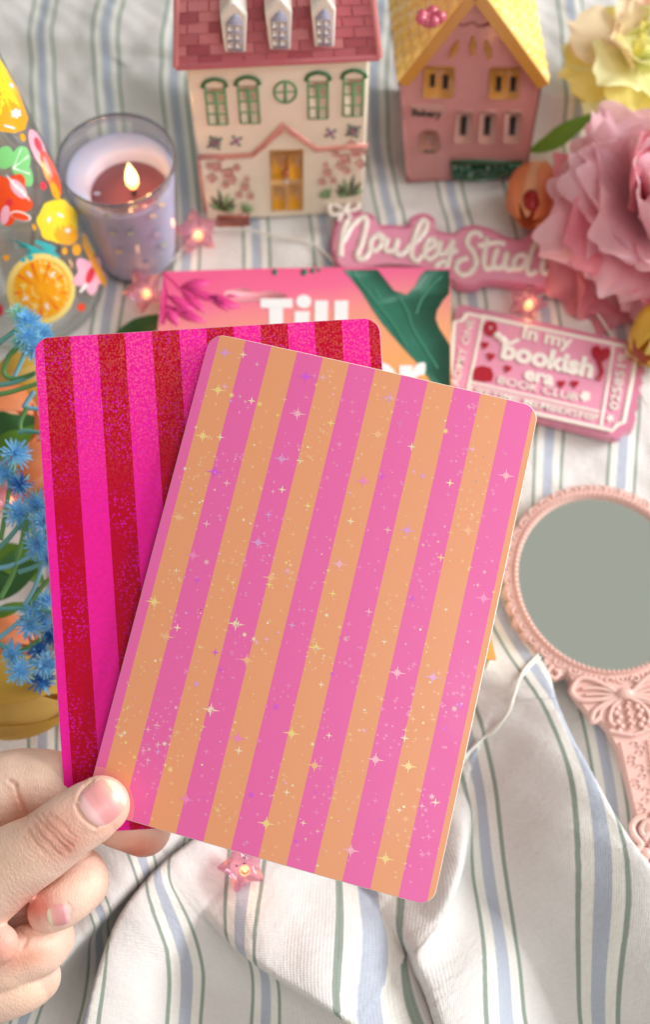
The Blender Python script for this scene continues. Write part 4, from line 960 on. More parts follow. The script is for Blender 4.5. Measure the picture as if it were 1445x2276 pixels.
# neck, bow and handle, symmetric about the axis
mb = MB()
half = [(0.0, ry-.05), (1.3, ry-.35), (2.45, ry-.55), (2.75, ry-.55), (2.72, ry-.1), (2.35, ry+.05), (2.0, ry-.05), (1.85, ry+.15), (1.95, ry+.5), (1.75, ry+.95), (1.55, ry+1.3), (1.35, ry+1.65), (1.05, ry+1.8), (.85, ry+2.1), (.72, ry+2.5), (.6, ry+2.9), (.5, ry+3.7), (.44, ry+4.6), (.42, ry+5.2), (.42, ry+5.5)]
arc_ = [((rx+.12)*sin(a*pi/40), (ry+.12)*cos(a*pi/40)) for a in range(-13, 14)]
half = [half[0]]+half[3:]
outl = [(s_, t) for s_, t in half[1:]]+[(-s_, t) for s_, t in half[1:][::-1]]+arc_
mb.prism([ML(s_, t, .88) for s_, t in outl], (0, 0, .6))
mb.build('handle_plate', pkm, hm, smooth=False, bevel=.06)
mb = MB()
def tb(P, r_, z=.95, n_=6, mir=True, flat=.9):
    for m_ in ((1, -1) if mir else (1,)):
        mb.tube([ML(s_*m_, t, z) for s_, t in c2(P, n_)], r_, 8, flat, up=(0, 0, 1))
bt = ry+.95
tb([(.2,bt),(.9,bt-.55),(1.55,bt-.75),(1.95,bt-.3),(1.7,bt+.05),(1.0,bt+.12),(.2,bt+.05)], .10)
tb([(.25,bt-.03),(.9,bt-.3),(1.6,bt-.35)], .07); tb([(.25,bt+.03),(.9,bt-.08),(1.5,bt-.1)], .06)
tb([(.15,bt+.1),(.7,bt+.25),(1.25,bt+.55),(1.4,bt+.95),(1.1,bt+.8)], .10); tb([(.15,bt+.15),(.55,bt+.45),(.75,bt+.9),(.6,bt+1.15)], .09); tb([(.3,bt+.15),(.95,bt+.5),(1.1,bt+.85)], .06)
tb([(.3,ry+.42),(.42,ry+.28),(.62,ry+.34),(.55,ry+.5),(.45,ry+.46)], .05); tb([(2.5,ry-.4),(2.75,ry-.1),(2.5,ry+.12),(2.3,ry-.08),(2.45,ry-.2)], .09)
mb.ball(ML(0, bt, 1.02), .30, 14, (1.1, .8, .6))
for i in range(8): mb.ball(ML(.04*((-1)**i), bt+.35+i*.13, .98), .085, 8)
for i in range(6):
    for m_ in (1, -1): mb.ball(ML(m_*(.35+.12*(i % 2)), bt+.5+.17*i, .95), .12, 8, (1, 1, .6))
tb([(0,bt+1.55),(.4,bt+1.45),(.85,bt+1.3)], .08)
mb.build('bow', pkm, hm)
mb = MB()
for i in range(22):
    t = ry+2.75+i*.125
    for m_ in (1, -1): mb.ball(ML(m_*(.50-.006*i), t, .93), .055, 8)
for i in range(16):
    t = ry+2.8+i*.17; q = .26*sin(i*1.3); tb([(q-.12, t), (q+.02, t-.09), (q+.16, t+.02), (q+.05, t+.1)], .03, .91, 4, False)
mb.build('bead_border', pkm, hm)
mb = MB(); et = ry+5.75
tb([(.12,et+.25),(.28,et+.35),(.35,et+.12),(.2,et-.1),(-.02,et-.18)][::-1]+[(.3,et+.5)], .10, .95, 6)
tb([(.55,et+1.15),(.72,et+1.0),(.62,et+.82),(.45,et+.62),(.62,et+.3),(.66,et+.0),(.45,et-.25),(.1,et-.33)], .12, .95, 6)
mb.ball(ML(0, et+.05, .9), .3, 10, (1, 1, .6))
for (s_, t) in ((0,.75),(.3,.95),(-.3,.95),(0,1.25),(.35,1.45),(-.35,1.45),(0,1.75),(.5,1.2),(-.5,1.2),(.25,2.0),(-.25,2.0),(0,2.25)): mb.ball(ML(s_, et+t, .9), .22, 10, (1, 1, .7))
mb.prism([ML(s_, et+t, .8) for s_, t in ((-.5,-.3),(.5,-.3),(.7,.3),(.55,1.0),(.7,1.5),(.4,2.2),(-.4,2.2),(-.7,1.5),(-.55,1.0),(-.7,.3))], (0, 0, .5))
mb.build('scroll_finial', pkm, hm, auto=40)

# ================================================================== STAR FAIRY LIGHTS
sl = thing('string_light', G(1175, 670, 0), 'white wire of fairy lights with clear pink star beads glowing warm', 'fairy lights')
starg = shell_glass('pink_clear_plastic', (.97, .72, .82, 1), rough=.06, body=.26, bodycol=A(244, 176, 200))
bulbm = mat('warm_bulb', (1, .55, .18, 1), .3, emit=2.2, ecol=(1, .52, .16, 1)); dark = mat('black_dot', (.03, .01, .02, 1), .5)
def star_bead(px, py, z, R_, tilt, face=False, rot=0, en=.02):
    c_ = G(px, py, z); N_ = Vector((sin(tilt[0]), -sin(tilt[1]), 1)).normalized(); e = Vector((1, 0, 0)); e = (e-N_*e.dot(N_)).normalized(); g = N_.cross(e)
    mb = MB(); ring = []
    for k in range(10):
        a = rot+pi/2+k*pi/5; r_ = R_ if k % 2 == 0 else R_*.58; ring.append((r_*cos(a), r_*sin(a)))
    vs = [c_+N_*(R_*.42)]+[c_+(e*x+g*y)*.55+N_*(R_*.36) for x, y in ring]+[c_+e*x+g*y for x, y in ring]+[c_+(e*x+g*y)*.55-N_*(R_*.36) for x, y in ring]+[c_-N_*(R_*.42)]
    fs = []
    for k in range(10):
        j = (k+1) % 10; fs += [[0, 1+k, 1+j], [1+k, 11+k, 11+j, 1+j], [11+k, 21+k, 21+j, 11+j], [31, 21+j, 21+k]]
    mb.add(vs, fs); bd = mb.build('star_bead', starg, sl, smooth=False, bevel=.07)
    mb = MB(); bc_ = c_-g*(R_*.15)+e*(R_*.05); mb.ball(bc_, R_*.19, 10, (1, 1, 1.2)); mb.build('bulb', bulbm, bd)
    l = bpy.data.lights.new('bulb_glow', 'POINT'); l.energy = en; l.color = (1, .5, .2); l.shadow_soft_size = .002
    lo = bpy.data.objects.new('bulb_glow', l); C.objects.link(lo); l.energy = en*.10; lo.location = (bc_+N_*R_*.6)*S
    if face:
        m2 = MB(); f_ = lambda x, y: c_+e*(x*R_)+g*(y*R_)+N_*(R_*.45)
        m2.ball(f_(-.02, .12), R_*.045, 6); m2.ball(f_(-.02, .32), R_*.05, 6)
        m2.ball(f_(-.3, .05), R_*.04, 6)
        m2.tube([f_(*q) for q in c2([(-.12,-.12),(-.05,-.2),(.05,-.2),(.12,-.1)], 4)], R_*.03, 6); m2.build('smiling_face', dark, bd)
    return c_
star_bead(437, 515, .75, 1.15, (.1, .5), rot=.2); star_bead(322, 645, .75, 1.1, (.3, .5), rot=.5, en=.015); star_bead(1172, 672, .6, 1.05, (.2, .2), rot=.9, en=.03)
zz = 1.2; star_bead(540, 1925, CH(G(540, 1925, 1))+.75, 1.0, (.25, .25), face=True, rot=.35, en=.02); star_bead(18, 1105, 2.6, .8, (.2, .4), rot=.1, en=.01)
mb = MB()
def wirepts(P): return [Vector((G(x, y, 0).x, G(x, y, 0).y, z)) if False else G(x, y, max(z, CH(G(x, y, z))+.12)) for x, y, z in P]
for P in ([(1235,1420,.5),(1190,1462,.9),(1160,1498,.9),(1142,1550,.9),(1118,1600,1.0),(1070,1645,1.0),(1020,1690,1.0),(900,1760,1.2),(700,1850,1.6),(570,1900,1.9)],
          [(1230,1440,.5),(1185,1475,.8),(1150,1520,.8),(1135,1575,.8),(1100,1625,.9),(1060,1650,.9),(1015,1705,.8),(880,1780,.9)],
          [(437,515,.5),(400,560,.3),(350,610,.3),(322,645,.4)], [(1172,672,.4),(1240,650,.3),(1330,700,.3),(1440,900,.3)], [(437,515,.5),(520,508,.25),(640,530,.3),(700,545,.3),(760,600,.3)]):
    mb = MB(); mb.tube(catmull([tuple(q) for q in wirepts(P)], 8), .055, 8); mb.build('wire', mat('white_wire', A(225, 222, 212, 1), .3, coat=.4), sl)

# ================================================================== FLOWERS
def petal(mbx, o, d, nrm, L, Wd, cup=.4, ruf=.12, curl=.3, nu=12, nv=10, seed=0, tip=.5, notch=0):
    """ruffled sheet from base o along d, facing nrm"""
    d = Vector(d).normalized(); n_ = (Vector(nrm)-d*Vector(nrm).dot(d)).normalized(); s_ = d.cross(n_); r_ = random.Random(seed); ph = [r_.uniform(0, 6.3) for _ in range(5)]
    def fn(a, b):
        x = 2*a-1; w_ = Wd*(sin(pi*min(1, b*.5/tip if b < tip else .5+.5*(b-tip)/(1-tip)*.62))**.7 if b > 0 else 0)
        edge = b**2; rr = ruf*(edge*(sin(x*(3.5+ph[4]*.45)+ph[0])+.5*sin(x*(8+ph[0]*.7)+ph[1])+.25*sin(x*19+ph[2]))+.4*abs(x)**3*sin(b*14+ph[2]))
        y = L*b*(1+.06*sin(x*7+ph[3])*edge - .22*x*x*edge - notch*(1-abs(x))*edge)
        h = cup*L*(x*x*.35*b + b*b*.35) - curl*L*max(0, b-.6)**2*2.2
        return Vector(o)+d*y+s_*(x*w_*.5)+n_*(h+rr*L*.35)
    mbx.grid(fn, nu, nv)
peonym = [mat('peony_petal', A(253, 158, 172, 1.2), .6, var=.10, vscale=40, transl=.62, bump=.3, bscale=500), mat('peony_petal_pale', A(254, 190, 198, 1.25), .6, var=.08, vscale=50, transl=.62, bump=.3, bscale=500),
          mat('peony_petal_deep', A(246, 138, 150, 1.05), .6, var=.12, vscale=40, transl=.62), mat('peony_heart', A(206, 40, 82, .9), .6, transl=.3)]
def bloom(name, c_, axis, R_, mats, label, cat, layers, seed=1, group=None):
    t = thing(name, Vector((c_.x, c_.y, 0)), label, cat, group); ax = Vector(axis).normalized(); e = ax.orthogonal().normalized(); g = ax.cross(e); rr = random.Random(seed)
    for (n_, el, L, Wd, cup, ruf, mset, shift) in layers:
        for k in range(n_):
            a = 2*pi*(k+rr.uniform(-.3, .3))/n_+el*3; E = radians(el+rr.uniform(-13, 13)); rad = e*cos(a)+g*sin(a)
            d = rad*cos(E)+ax*sin(E); nrm = ax*cos(E)-rad*sin(E)
            mb = MB(); petal(mb, c_+ax*(shift*R_)+rad*(.08*R_), d, nrm, L*R_*rr.uniform(.88, 1.1), Wd*R_*rr.uniform(.85, 1.15), cup, ruf, rr.uniform(.1, .5), seed=rr.randint(0, 9999), nu=14, nv=12, tip=.68)
            mb.build('petal', mats[rr.choice(mset)], t, sub=1)
    return t
pc = G(1464, 468, 3.0)
bloom('peony', pc, (.30, -.30, 1), 4.6, peonym, 'large pale pink ruffled peony lying over the end of the name sign', 'flower',
      [(11, -22, 1.0, .95, .15, .16, [0, 1], -.25), (11, -8, 1.04, .95, .22, .18, [0, 1, 1], -.18), (11, 8, .98, .92, .28, .2, [0, 1, 1], -.1), (10, 24, .92, .9, .35, .2, [0, 1, 1], -.05), (8, 44, .86, 1.0, .6, .14, [0, 1, 1], 0), (7, 58, .78, .9, .7, .15, [0, 0, 1], 0), (7, 70, .72, .8, .7, .16, [0, 2, 1], 0), (6, 82, .68, .6, .6, .2, [0, 2, 1], -.05)], 5)
yc = G(1412, 125, 3.6)
ym = [mat('cream_petal', A(244, 232, 178, 1.15), .6, var=.08, vscale=50, transl=.35), mat('yellow_petal', A(240, 218, 130, 1.15), .6, var=.1, vscale=50, transl=.35), mat('blush_petal', A(234, 214, 180, 1.1), .6, transl=.35)]
bloom('ruffled_flower', yc, (.2, -.25, 1), 3.0, ym, 'pale lemon yellow ruffled flower behind the pink peony', 'flower',
      [(7, -18, 1.1, 1.0, .1, .2, [0, 1], -.1), (6, 10, 1.05, .95, .25, .2, [0, 1, 2], 0), (6, 42, .85, .85, .6, .15, [0, 2], .03), (5, 66, .7, .7, .6, .16, [1, 0, 2], .0), (4, 82, .6, .5, .5, .2, [0], 0)], 9)
bloom('pink_blossom', G(1452, -8, 4.5), (-.3, -.4, 1), 1.5, peonym, 'small pink blossom at the top right corner', 'flower', [(6, 10, 1, .8, .3, .2, [0, 1], 0), (5, 50, .7, .6, .4, .2, [0], 0)], 3)
leafm = mat('leaf_green', A(104, 150, 42, .85), .5, var=.15, vscale=60, transl=.3); leafd = mat('leaf_dark_green', A(52, 104, 48, .85), .5, var=.15, vscale=60, transl=.25)
def leaf(pts, wd, m_, label, zn=(0, 0, 1)):
    P = [G(*p) for p in pts]; cp = catmull([tuple(p) for p in P], 8); n_ = len(cp); t = thing('leaf', Vector((P[0].x, P[0].y, 0)), label, 'leaf'); mb = MB()
    vs = []
    for i, p in enumerate(cp):
        tg = (cp[min(i+1, n_-1)]-cp[max(i-1, 0)]).normalized(); s_ = tg.cross(Vector(zn)).normalized(); w_ = wd*sin(pi*min(.97, max(.03, i/(n_-1)))**.8)
        for x in (-1, -.5, 0, .5, 1): vs.append(p+s_*(w_*x)+Vector((0, 0, .22*abs(x)*w_)))
    mb.add(vs, [[i*5+j, i*5+j+1, (i+1)*5+j+1, (i+1)*5+j] for i in range(n_-1) for j in range(4)]); mb.build('blade', m_, t, sub=1)
leaf([(1178,336,1.0),(1225,318,1.6),(1275,285,2.3),(1330,250,2.8)], .55, leafm, 'long green leaf pointing left between the bakery and the peony')
leaf([(1285,118,2.8),(1315,122,2.6),(1340,135,2.4)], .3, leafm, 'thin green leaf under the pale yellow flower')
leaf([(1322,118,2.2),(1325,145,2.2),(1330,170,2.2)], .38, leafd, 'short dark green leaf hanging under the pale yellow flower')
leaf([(255,748,.5),(300,735,.6),(345,716,.5),(390,700,.4)], .5, leafd, 'dark green leaf poking out left of the paperback')
def tulip(c_, axis, L, R_, mats, label, seed=2, inner=None):
    t = thing('tulip', Vector((c_.x, c_.y, 0)), label, 'flower'); ax = Vector(axis).normalized(); e = ax.orthogonal().normalized(); g = ax.cross(e)
    for k in range(6):
        a = k*pi/3+seed; rad_off = R_*(.92 if k % 2 else 1.0); mb = MB()
        def fn(u_, v_):
            an = a+(u_-.5)*1.65*(sin(pi*min(1, .12+v_*.88))**.45 if v_ < .98 else .15); r_ = rad_off*(sin(pi*min(.955, .05+v_*.905))**.62)*(1+.04*sin(an*7+k))
            return c_+ax*(L*(v_-.5))+(e*cos(an)+g*sin(an))*r_
        mb.grid(fn, 10, 12); mb.build('petal', mats[k % len(mats)], t)
    if inner:
        mb = MB(); mb.ball(c_+ax*L*.22+Vector((-.1, -.25, .62*R_)), R_*.42, 14, (.75, 1.15, .6)); mb.build('stamen', inner, t)
    return t
orm = [mat('orange_petal', A(240, 150, 100, 1.0), .5, var=.12, vscale=50, transl=.3), mat('apricot_petal', A(240, 176, 130, 1.0), .5, var=.1, vscale=50, transl=.3)]
ylm = [mat('golden_petal', A(226, 186, 76, .95), .5, var=.1, vscale=40, transl=.3), mat('straw_petal', A(232, 200, 110, .95), .5, var=.1, vscale=40, transl=.3)]
tulip(G(1186, 432, 1.6), (-.22, -.9, .15), 3.7, 1.2, orm, 'orange tulip with a dark red centre tucked under the peony', 1.0, mat('dark_red_centre', A(150, 8, 10, .9), .4))
tulip(G(1475, 745, 1.4), (-.5, -.5, .1), 3.4, 1.4, ylm, 'golden tulip at the right edge beneath the pink peony', .4)
tulip(G(20, 1545, 2.2), (1, -.12, .25), 5.0, 1.55, ylm, 'large golden yellow tulip under the blue sprays at the lower left', .5)
tulip(G(10, 935, 2.4), (.9, -.3, .3), 3.0, 1.5, orm, 'orange tulip behind the blue flower sprays, left of the red card', .2)
tulip(G(70, 1045, 1.6), (.9, .1, .2), 3.2, 1.2, orm, 'apricot tulip half hidden behind the left edge of the red card', .9)
tulip(G(15, 1420, 1.5), (.9, -.4, .3), 2.4, 1.0, orm, 'small orange tulip just above the large golden one at the left', .6)
tulip(G(60, 845, 1.6), (1, .2, .2), 3.2, 1.2, ylm, 'pale yellow tulip below the orange slice of the carafe', .1)
leaf([(-60,1000,3.2),(-5,975,3.6),(40,950,3.8),(75,925,3.6)], .95, leafd, 'broad dark green leaf over the orange tulip at the left edge')
leaf([(-60,1010,3.4),(0,1000,3.8),(45,975,4.0),(75,945,3.9)], .55, leafm, 'bright green leaf edge just under the broad dark leaf')
leaf([(-30,1330,2.0),(20,1290,2.3),(70,1225,2.2),(110,1170,2.0)], .7, leafd, 'dark green leaf behind the middle blue blossoms')
leaf([(-40,1220,2.0),(20,1240,2.3),(60,1265,2.2),(100,1300,2.0)], .6, leafm, 'green leaf crossing behind the blue stems')
leaf([(-20,1370,3.2),(20,1355,3.4),(60,1340,3.4)], .25, leafm, 'small yellow-green leaf on the blue spray above the golden tulip')
leaf([(40,1045,2.5),(70,1020,2.5),(110,1000,2.2)], .4, leafd, 'little dark leaf at the red card edge beside the apricot tulip')
# blue sprays
bl = [mat('blue_petal', A(124, 192, 234, 1.05), .5, var=.28, vscale=260, transl=.3), mat('deep_blue_petal', A(58, 120, 190, 1.0), .5, var=.15, vscale=200, transl=.3), mat('mint_petal', A(165, 220, 190, 1.0), .5, transl=.3)]
stemm = mat('teal_stem', A(92, 160, 150, .9), .5, var=.12, vscale=100); stemg = mat('green_stem', A(95, 150, 82, .9), .5, var=.12, vscale=100); stemb = mat('pale_blue_stem', A(120, 185, 205, .9), .5)
def spray(label, stems, blooms, basept):
    t = thing('blue_flower_spray', basept, label, 'flower spray', 'blue filler flowers at the left'); 
    for i, P in enumerate(stems):
        mb = MB(); cp = catmull([tuple(D(*p)) for p in P], 8); mb.tube(cp, [.095-.02*j/len(cp) for j in range(len(cp))], 8); mb.build('stem', (stemm, stemg, stemb)[i % 3], t)
    for (x, y, d_, r_, mi) in blooms:
        o = D(x, y, d_); rr = random.Random(int(x*7+y)); ax = Vector((rr.uniform(-.5, .6), rr.uniform(-.8, .3), 1)).normalized(); e = ax.orthogonal().normalized(); g = ax.cross(e); mb = MB()
        for lay_ in range(4):
            nn_ = (20, 18, 14, 8)[lay_]
            for k in range(nn_):
                a = 2*pi*(k+rr.uniform(-.3, .3))/nn_; E = radians((-12, 14, 40, 66)[lay_]+rr.uniform(-12, 12)); rad = e*cos(a)+g*sin(a); d = rad*cos(E)+ax*sin(E); s_ = rad.cross(ax).normalized(); up_ = d.cross(s_)
                L = .86*r_*(1.05, 1.0, .8, .6)[lay_]*rr.uniform(.75, 1.15); w_ = r_*.062; mb.mat(2 if lay_ == 0 and rr.random() < .35 else (mi if rr.random() < .8 else 0)); b0 = o+d*(r_*.08)
                vs = [b0-s_*w_*.5, b0+s_*w_*.5, b0+d*L*.6+s_*w_+up_*.02, b0+d*L*.9+s_*w_*.6, b0+d*L, b0+d*L*.9-s_*w_*.6, b0+d*L*.6-s_*w_+up_*.02, b0+d*L*.55+up_*(w_*.6)]
                mb.add(vs, [[0, 1, 2, 7], [7, 2, 3, 4], [0, 7, 6], [7, 4, 5, 6]])
        mb.mat(mi); mb.ball(o+ax*r_*.12, r_*.16, 8)
        mb.build('blossom', bl, t)
spray('blue starry flower spray with curling stems above the left corner of the red card',
      [[(-40,790,43),(10,752,43),(50,722,43)], [(55,760,43.3),(20,790,43.3),(8,830,43.3),(35,842,43.3),(80,828,43)], [(60,765,43.6),(48,800,43.6),(30,840,43.6)], [(-20,858,43.2),(30,850,43.2),(75,832,43.2)],
       [(-30,880,42.8),(20,872,42.8),(90,850,42.8)], [(75,870,43),(58,895,43),(55,905,43),(90,910,43)], [(40,960,43),(60,958,43),(90,962,43)], [(60,905,43),(45,935,43),(45,958,43)]],
      [(60,712,43,.62,0),(92,742,43.2,.55,0),(45,760,42.8,.5,2),(78,772,42.8,.6,0),(40,695,43.3,.45,2),(62,745,42.5,.5,0)], G(20, 800))
spray('middle blue starry flower spray beside the left edge of the red card',
      [[(-30,1240,42),(20,1195,42),(60,1140,42)], [(0,1330,42),(30,1270,42),(48,1200,42),(60,1150,42)], [(-20,1265,42),(20,1258,42),(60,1240,42),(85,1220,42)], [(40,1272,41.6),(70,1262,41.6),(95,1250,41.6)], [(0,1200,42.4),(15,1120,42.4),(30,1020,42.4)], [(55,1345,42),(75,1310,42),(92,1260,42)]],
      [(35,1008,42.2,.62,0),(12,1052,42.4,.6,0),(42,1075,42.3,.5,1),(38,1140,42,.62,0),(82,1122,42,.66,0),(98,1160,41.8,.6,0),(84,1212,41.6,.66,0),(60,1170,42.2,.45,2),(105,1240,42,.5,0)], G(20, 1200))
spray('lower blue starry flower spray hanging over the golden tulip',
      [[(-20,1355,42),(30,1352,42),(60,1352,42),(115,1360,42)], [(60,1350,42),(80,1320,42),(110,1285,42)], [(-20,1430,42),(20,1400,42),(60,1365,42)], [(-10,1425,42),(10,1440,42),(25,1450,42)], [(30,1455,42.3),(60,1440,42.3),(90,1420,42.3)], [(60,1470,42.5),(90,1475,42.5),(110,1470,42.5)]],
      [(100,1335,42.2,.5,0),(72,1362,42,.5,0),(66,1392,41.8,.55,0),(98,1385,42.2,.5,0),(112,1412,42.6,.5,1),(80,1340,42.4,.4,2),(28,1452,41.8,.55,0),(45,1492,41.6,.58,0),(85,1445,42.4,.48,1),(102,1478,42.2,.55,0),(92,1510,42.8,.6,1)], G(20, 1400))

# ================================================================== HAND
skin = bpy.data.materials.new('skin'); skin.use_nodes = True; n = skin.node_tree; b = n.nodes['Principled BSDF']; k = n.links.new
vc = n.nodes.new('ShaderNodeVertexColor'); vc.layer_name = 'tone'
nz = n.nodes.new('ShaderNodeTexNoise'); nz.inputs['Scale'].default_value = 90; nz.inputs['Detail'].default_value = 5; t = n.nodes.new('ShaderNodeTexCoord'); k(t.outputs['Object'], nz.inputs['Vector'])
hs = n.nodes.new('ShaderNodeHueSaturation'); k(vc.outputs[0], hs.inputs['Color']); mr = n.nodes.new('ShaderNodeMapRange'); k(nz.outputs[0], mr.inputs[0]); mr.inputs[1].default_value = .3; mr.inputs[2].default_value = .7; mr.inputs[3].default_value = .86; mr.inputs[4].default_value = 1.10; k(mr.outputs[0], hs.inputs['Value'])
k(hs.outputs[0], b.inputs['Base Color']); b.inputs['Roughness'].default_value = .48; b.inputs['Specular IOR Level'].default_value = .4
b.inputs['Subsurface Weight'].default_value = .2; b.inputs['Subsurface Radius'].default_value = (1, .4, .25); b.inputs['Subsurface Scale'].default_value = .0035
vo = n.nodes.new('ShaderNodeTexVoronoi'); vo.feature = 'DISTANCE_TO_EDGE'; vo.inputs['Scale'].default_value = 1100
mpn = n.nodes.new('ShaderNodeMapping'); mpn.inputs['Scale'].default_value = (1, .5, 1); mpn.inputs['Rotation'].default_value = (0, 0, .6); k(t.outputs['Object'], mpn.inputs[0]); k(mpn.outputs[0], vo.inputs['Vector'])
bp = n.nodes.new('ShaderNodeBump'); bp.inputs['Strength'].default_value = .5; bp.inputs['Distance'].default_value = .0003; k(vo.outputs['Distance'], bp.inputs['Height'])
nz2 = n.nodes.new('ShaderNodeTexNoise'); nz2.inputs['Scale'].default_value = 260; k(t.outputs['Object'], nz2.inputs['Vector']); bp2 = n.nodes.new('ShaderNodeBump'); bp2.inputs['Strength'].default_value = .45; bp2.inputs['Distance'].default_value = .0006
k(nz2.outputs[0], bp2.inputs['Height']); k(bp.outputs[0], bp2.inputs['Normal']); k(bp2.outputs[0], b.inputs['Normal'])
hb = MB()
def finger(P, flat=.9, seg=28):
    """P: (px, py, depth, radius px); swept, rounded finger"""
    pts = []; 
    for x, y, d_, r_ in P: q = D(x, y, d_); pts.append((q, r_*d_/FPX))
    C4 = []
    cp = catmull([tuple(q) for q, _ in pts], 8); rr_ = catmull([(r_, 0, 0) for _, r_ in pts], 8)
    cen = list(cp); rad = [r_.x for r_ in rr_]
    # rounded end
    dirn = (cen[-1]-cen[-2]).normalized(); Re = rad[-1]; last = cen[-1]
    for i in range(1, 9):
        a = i/8*pi/2*.98; cen.append(last+dirn*(Re*sin(a))); rad.append(Re*cos(a))
    hb.tube(cen, rad, seg, flat, up=tuple(-cF))
thumb = [(-330,2230,37.2,150),(-200,2110,36.4,125),(-90,2010,35.9,104),(20,1925,35.5,88),(95,1880,35.3,77),(150,1838,35.25,73),(200,1805,35.3,71),(222,1790,35.35,66)]
index = [(-330,1850,38.5,100),(-150,1790,38.2,88),(-20,1762,37.9,86),(55,1748,37.8,84),(130,1755,37.7,82),(200,1785,37.6,72),(262,1815,37.55,68),(318,1842,37.5,62)]
middleA = [(-330,1990,38.6,95),(-100,1985,38.0,84),(60,1965,37.6,78),(150,1945,37.3,68),(182,1946,37.0,58)]
middleB = [(175,1940,37.0,60),(185,1960,36.6,58),(165,1988,36.2,54),(135,2012,36.0,52),(108,2026,35.95,48)]
ringA = [(-330,2110,38.6,90),(-100,2105,37.8,74),(20,2095,37.3,66),(90,2082,37.0,64),(108,2084,36.8,60)]
ringB = [(105,2090,36.7,60),(80,2110,36.3,62),(40,2125,36.1,62),(-10,2150,36.0,60),(-60,2165,36,56)]
ringT = [(-120,2140,35.9,60),(-50,2120,35.6,54),(-5,2098,35.4,46)]
pinkA = [(-330,2230,38.2,90),(-120,2230,37.4,70),(0,2192,37.0,62),(62,2170,36.8,60),(78,2170,36.7,58)]
pinkB = [(76,2172,36.7,58),(50,2192,36.4,58),(0,2215,36.2,56),(-60,2235,36.1,52)]
palm = [(-520,2300,38.5,230),(-380,2150,38.3,230),(-260,2060,38.2,190),(-160,2030,38.2,150)]
for P in (thumb, index, middleA, middleB, ringA, ringB, ringT, pinkA, pinkB): finger(P, .92 if P is not thumb else .88)
finger(palm, .75); finger([(-900,2700,40,210),(-700,2500,39.5,200),(-520,2300,38.8,210),(-400,2200,38.5,200)], .8)
tmp = hb.build('person', skin, None, origin=D(-380, 2150, 38.3))
rm = tmp.modifiers.new('r', 'REMESH'); rm.mode = 'VOXEL'; rm.voxel_size = .045*S; rm.use_smooth_shade = True
sm = tmp.modifiers.new('s', 'SMOOTH'); sm.factor = .5; sm.iterations = 3
dg = bpy.context.evaluated_depsgraph_get(); dg.update(); me = bpy.data.meshes.new_from_object(tmp.evaluated_get(dg))
tmp.modifiers.clear(); old = tmp.data; tmp.data = me; me.name = 'person'; bpy.data.meshes.remove(old)
if not me.materials: me.materials.append(skin)
nv = len(me.vertices); co = np.zeros(nv*3, dtype=np.float32); me.vertices.foreach_get('co', co); co = co.reshape(-1, 3)/S + np.array(ORG['person'])
no = np.zeros(nv*3, dtype=np.float32); me.vertices.foreach_get('normal', no); no = no.reshape(-1, 3)
# picture coordinates of each vertex: used only to carve the creases seen in the photo into the mesh
rel = co-np.array(cC); dz = rel@np.array(cF); PX = 722.5+FPX*(rel@np.array(cR))/dz; PY = 1138-FPX*(rel@np.array(cU))/dz
facing = (no@(-np.array(cF))) > .05
def segd(x0, y0, x1, y1):
    dx, dy = x1-x0, y1-y0; t_ = np.clip(((PX-x0)*dx+(PY-y0)*dy)/(dx*dx+dy*dy), 0, 1); return np.sqrt((PX-x0-dx*t_)**2+(PY-y0-dy*t_)**2)
disp = np.zeros(nv)
CR = [  # polyline, depth cm, width px, depth window
 ([(78,1812),(92,1830),(118,1858),(140,1880),(152,1895)], .026, 3.2), ([(92,1808),(110,1835),(138,1862),(160,1880)], .022, 2.6), ([(108,1806),(125,1825),(150,1845),(166,1862)], .018, 2.6),
 ([(70,1826),(88,1852),(112,1880),(132,1900)], .02, 3.0), ([(122,1815),(142,1832),(150,1840)], .018, 2.6), ([(60,1845),(75,1868),(98,1895)], .02, 3.5),
 ([(33,1745),(38,1765),(48,1790),(60,1812)], .035, 4), ([(20,1735),(35,1745)], .05, 4),
 ([(168,1790),(176,1806),(190,1824),(212,1840)], .05, 3.6), ([(172,1778),(182,1755),(205,1735)], .035, 3.2), ([(212,1840),(235,1832),(262,1812)], .03, 3),
 ([(183,1908),(205,1895),(228,1880)], .03, 4), ([(45,2062),(60,2082),(50,2105)], .05, 5), ([(150,2008),(160,2022),(152,2036)], .02, 3)]
for P, dp, wd_ in CR:
    P = c2(P, 4); dd = np.full(nv, 1e9)
    for a_, b_ in zip(P[:-1], P[1:]): dd = np.minimum(dd, segd(a_[0], a_[1], b_[0], b_[1]))
    disp -= dp*np.exp(-(dd/wd_)**2)*facing
    disp += dp*.12*np.exp(-((dd-wd_*2.2)/(wd_*1.3))**2)*facing
# fine wrinkles running across the thumb
tdx, tdy = .80, -.60; al = (PX*tdx+PY*tdy); ac = (-PX*tdy+PY*tdx)
zone = np.exp(-(((PX-110)/70)**2+((PY-1860)/55)**2))*facing
disp += zone*.010*np.sin(al*.62+2.2*np.sin(ac*.05)+1.5*np.sin(ac*.13+al*.04))
zone2 = np.exp(-(((PX-20)/90)**2+((PY-1960)/60)**2))*facing
disp += zone2*.004*np.sin(al*.55+2.5*np.sin(ac*.06)+np.sin(ac*.17))
co2 = (co+no*disp[:, None]-np.array(ORG['person']))*S; me.vertices.foreach_set('co', co2.astype(np.float32).ravel())
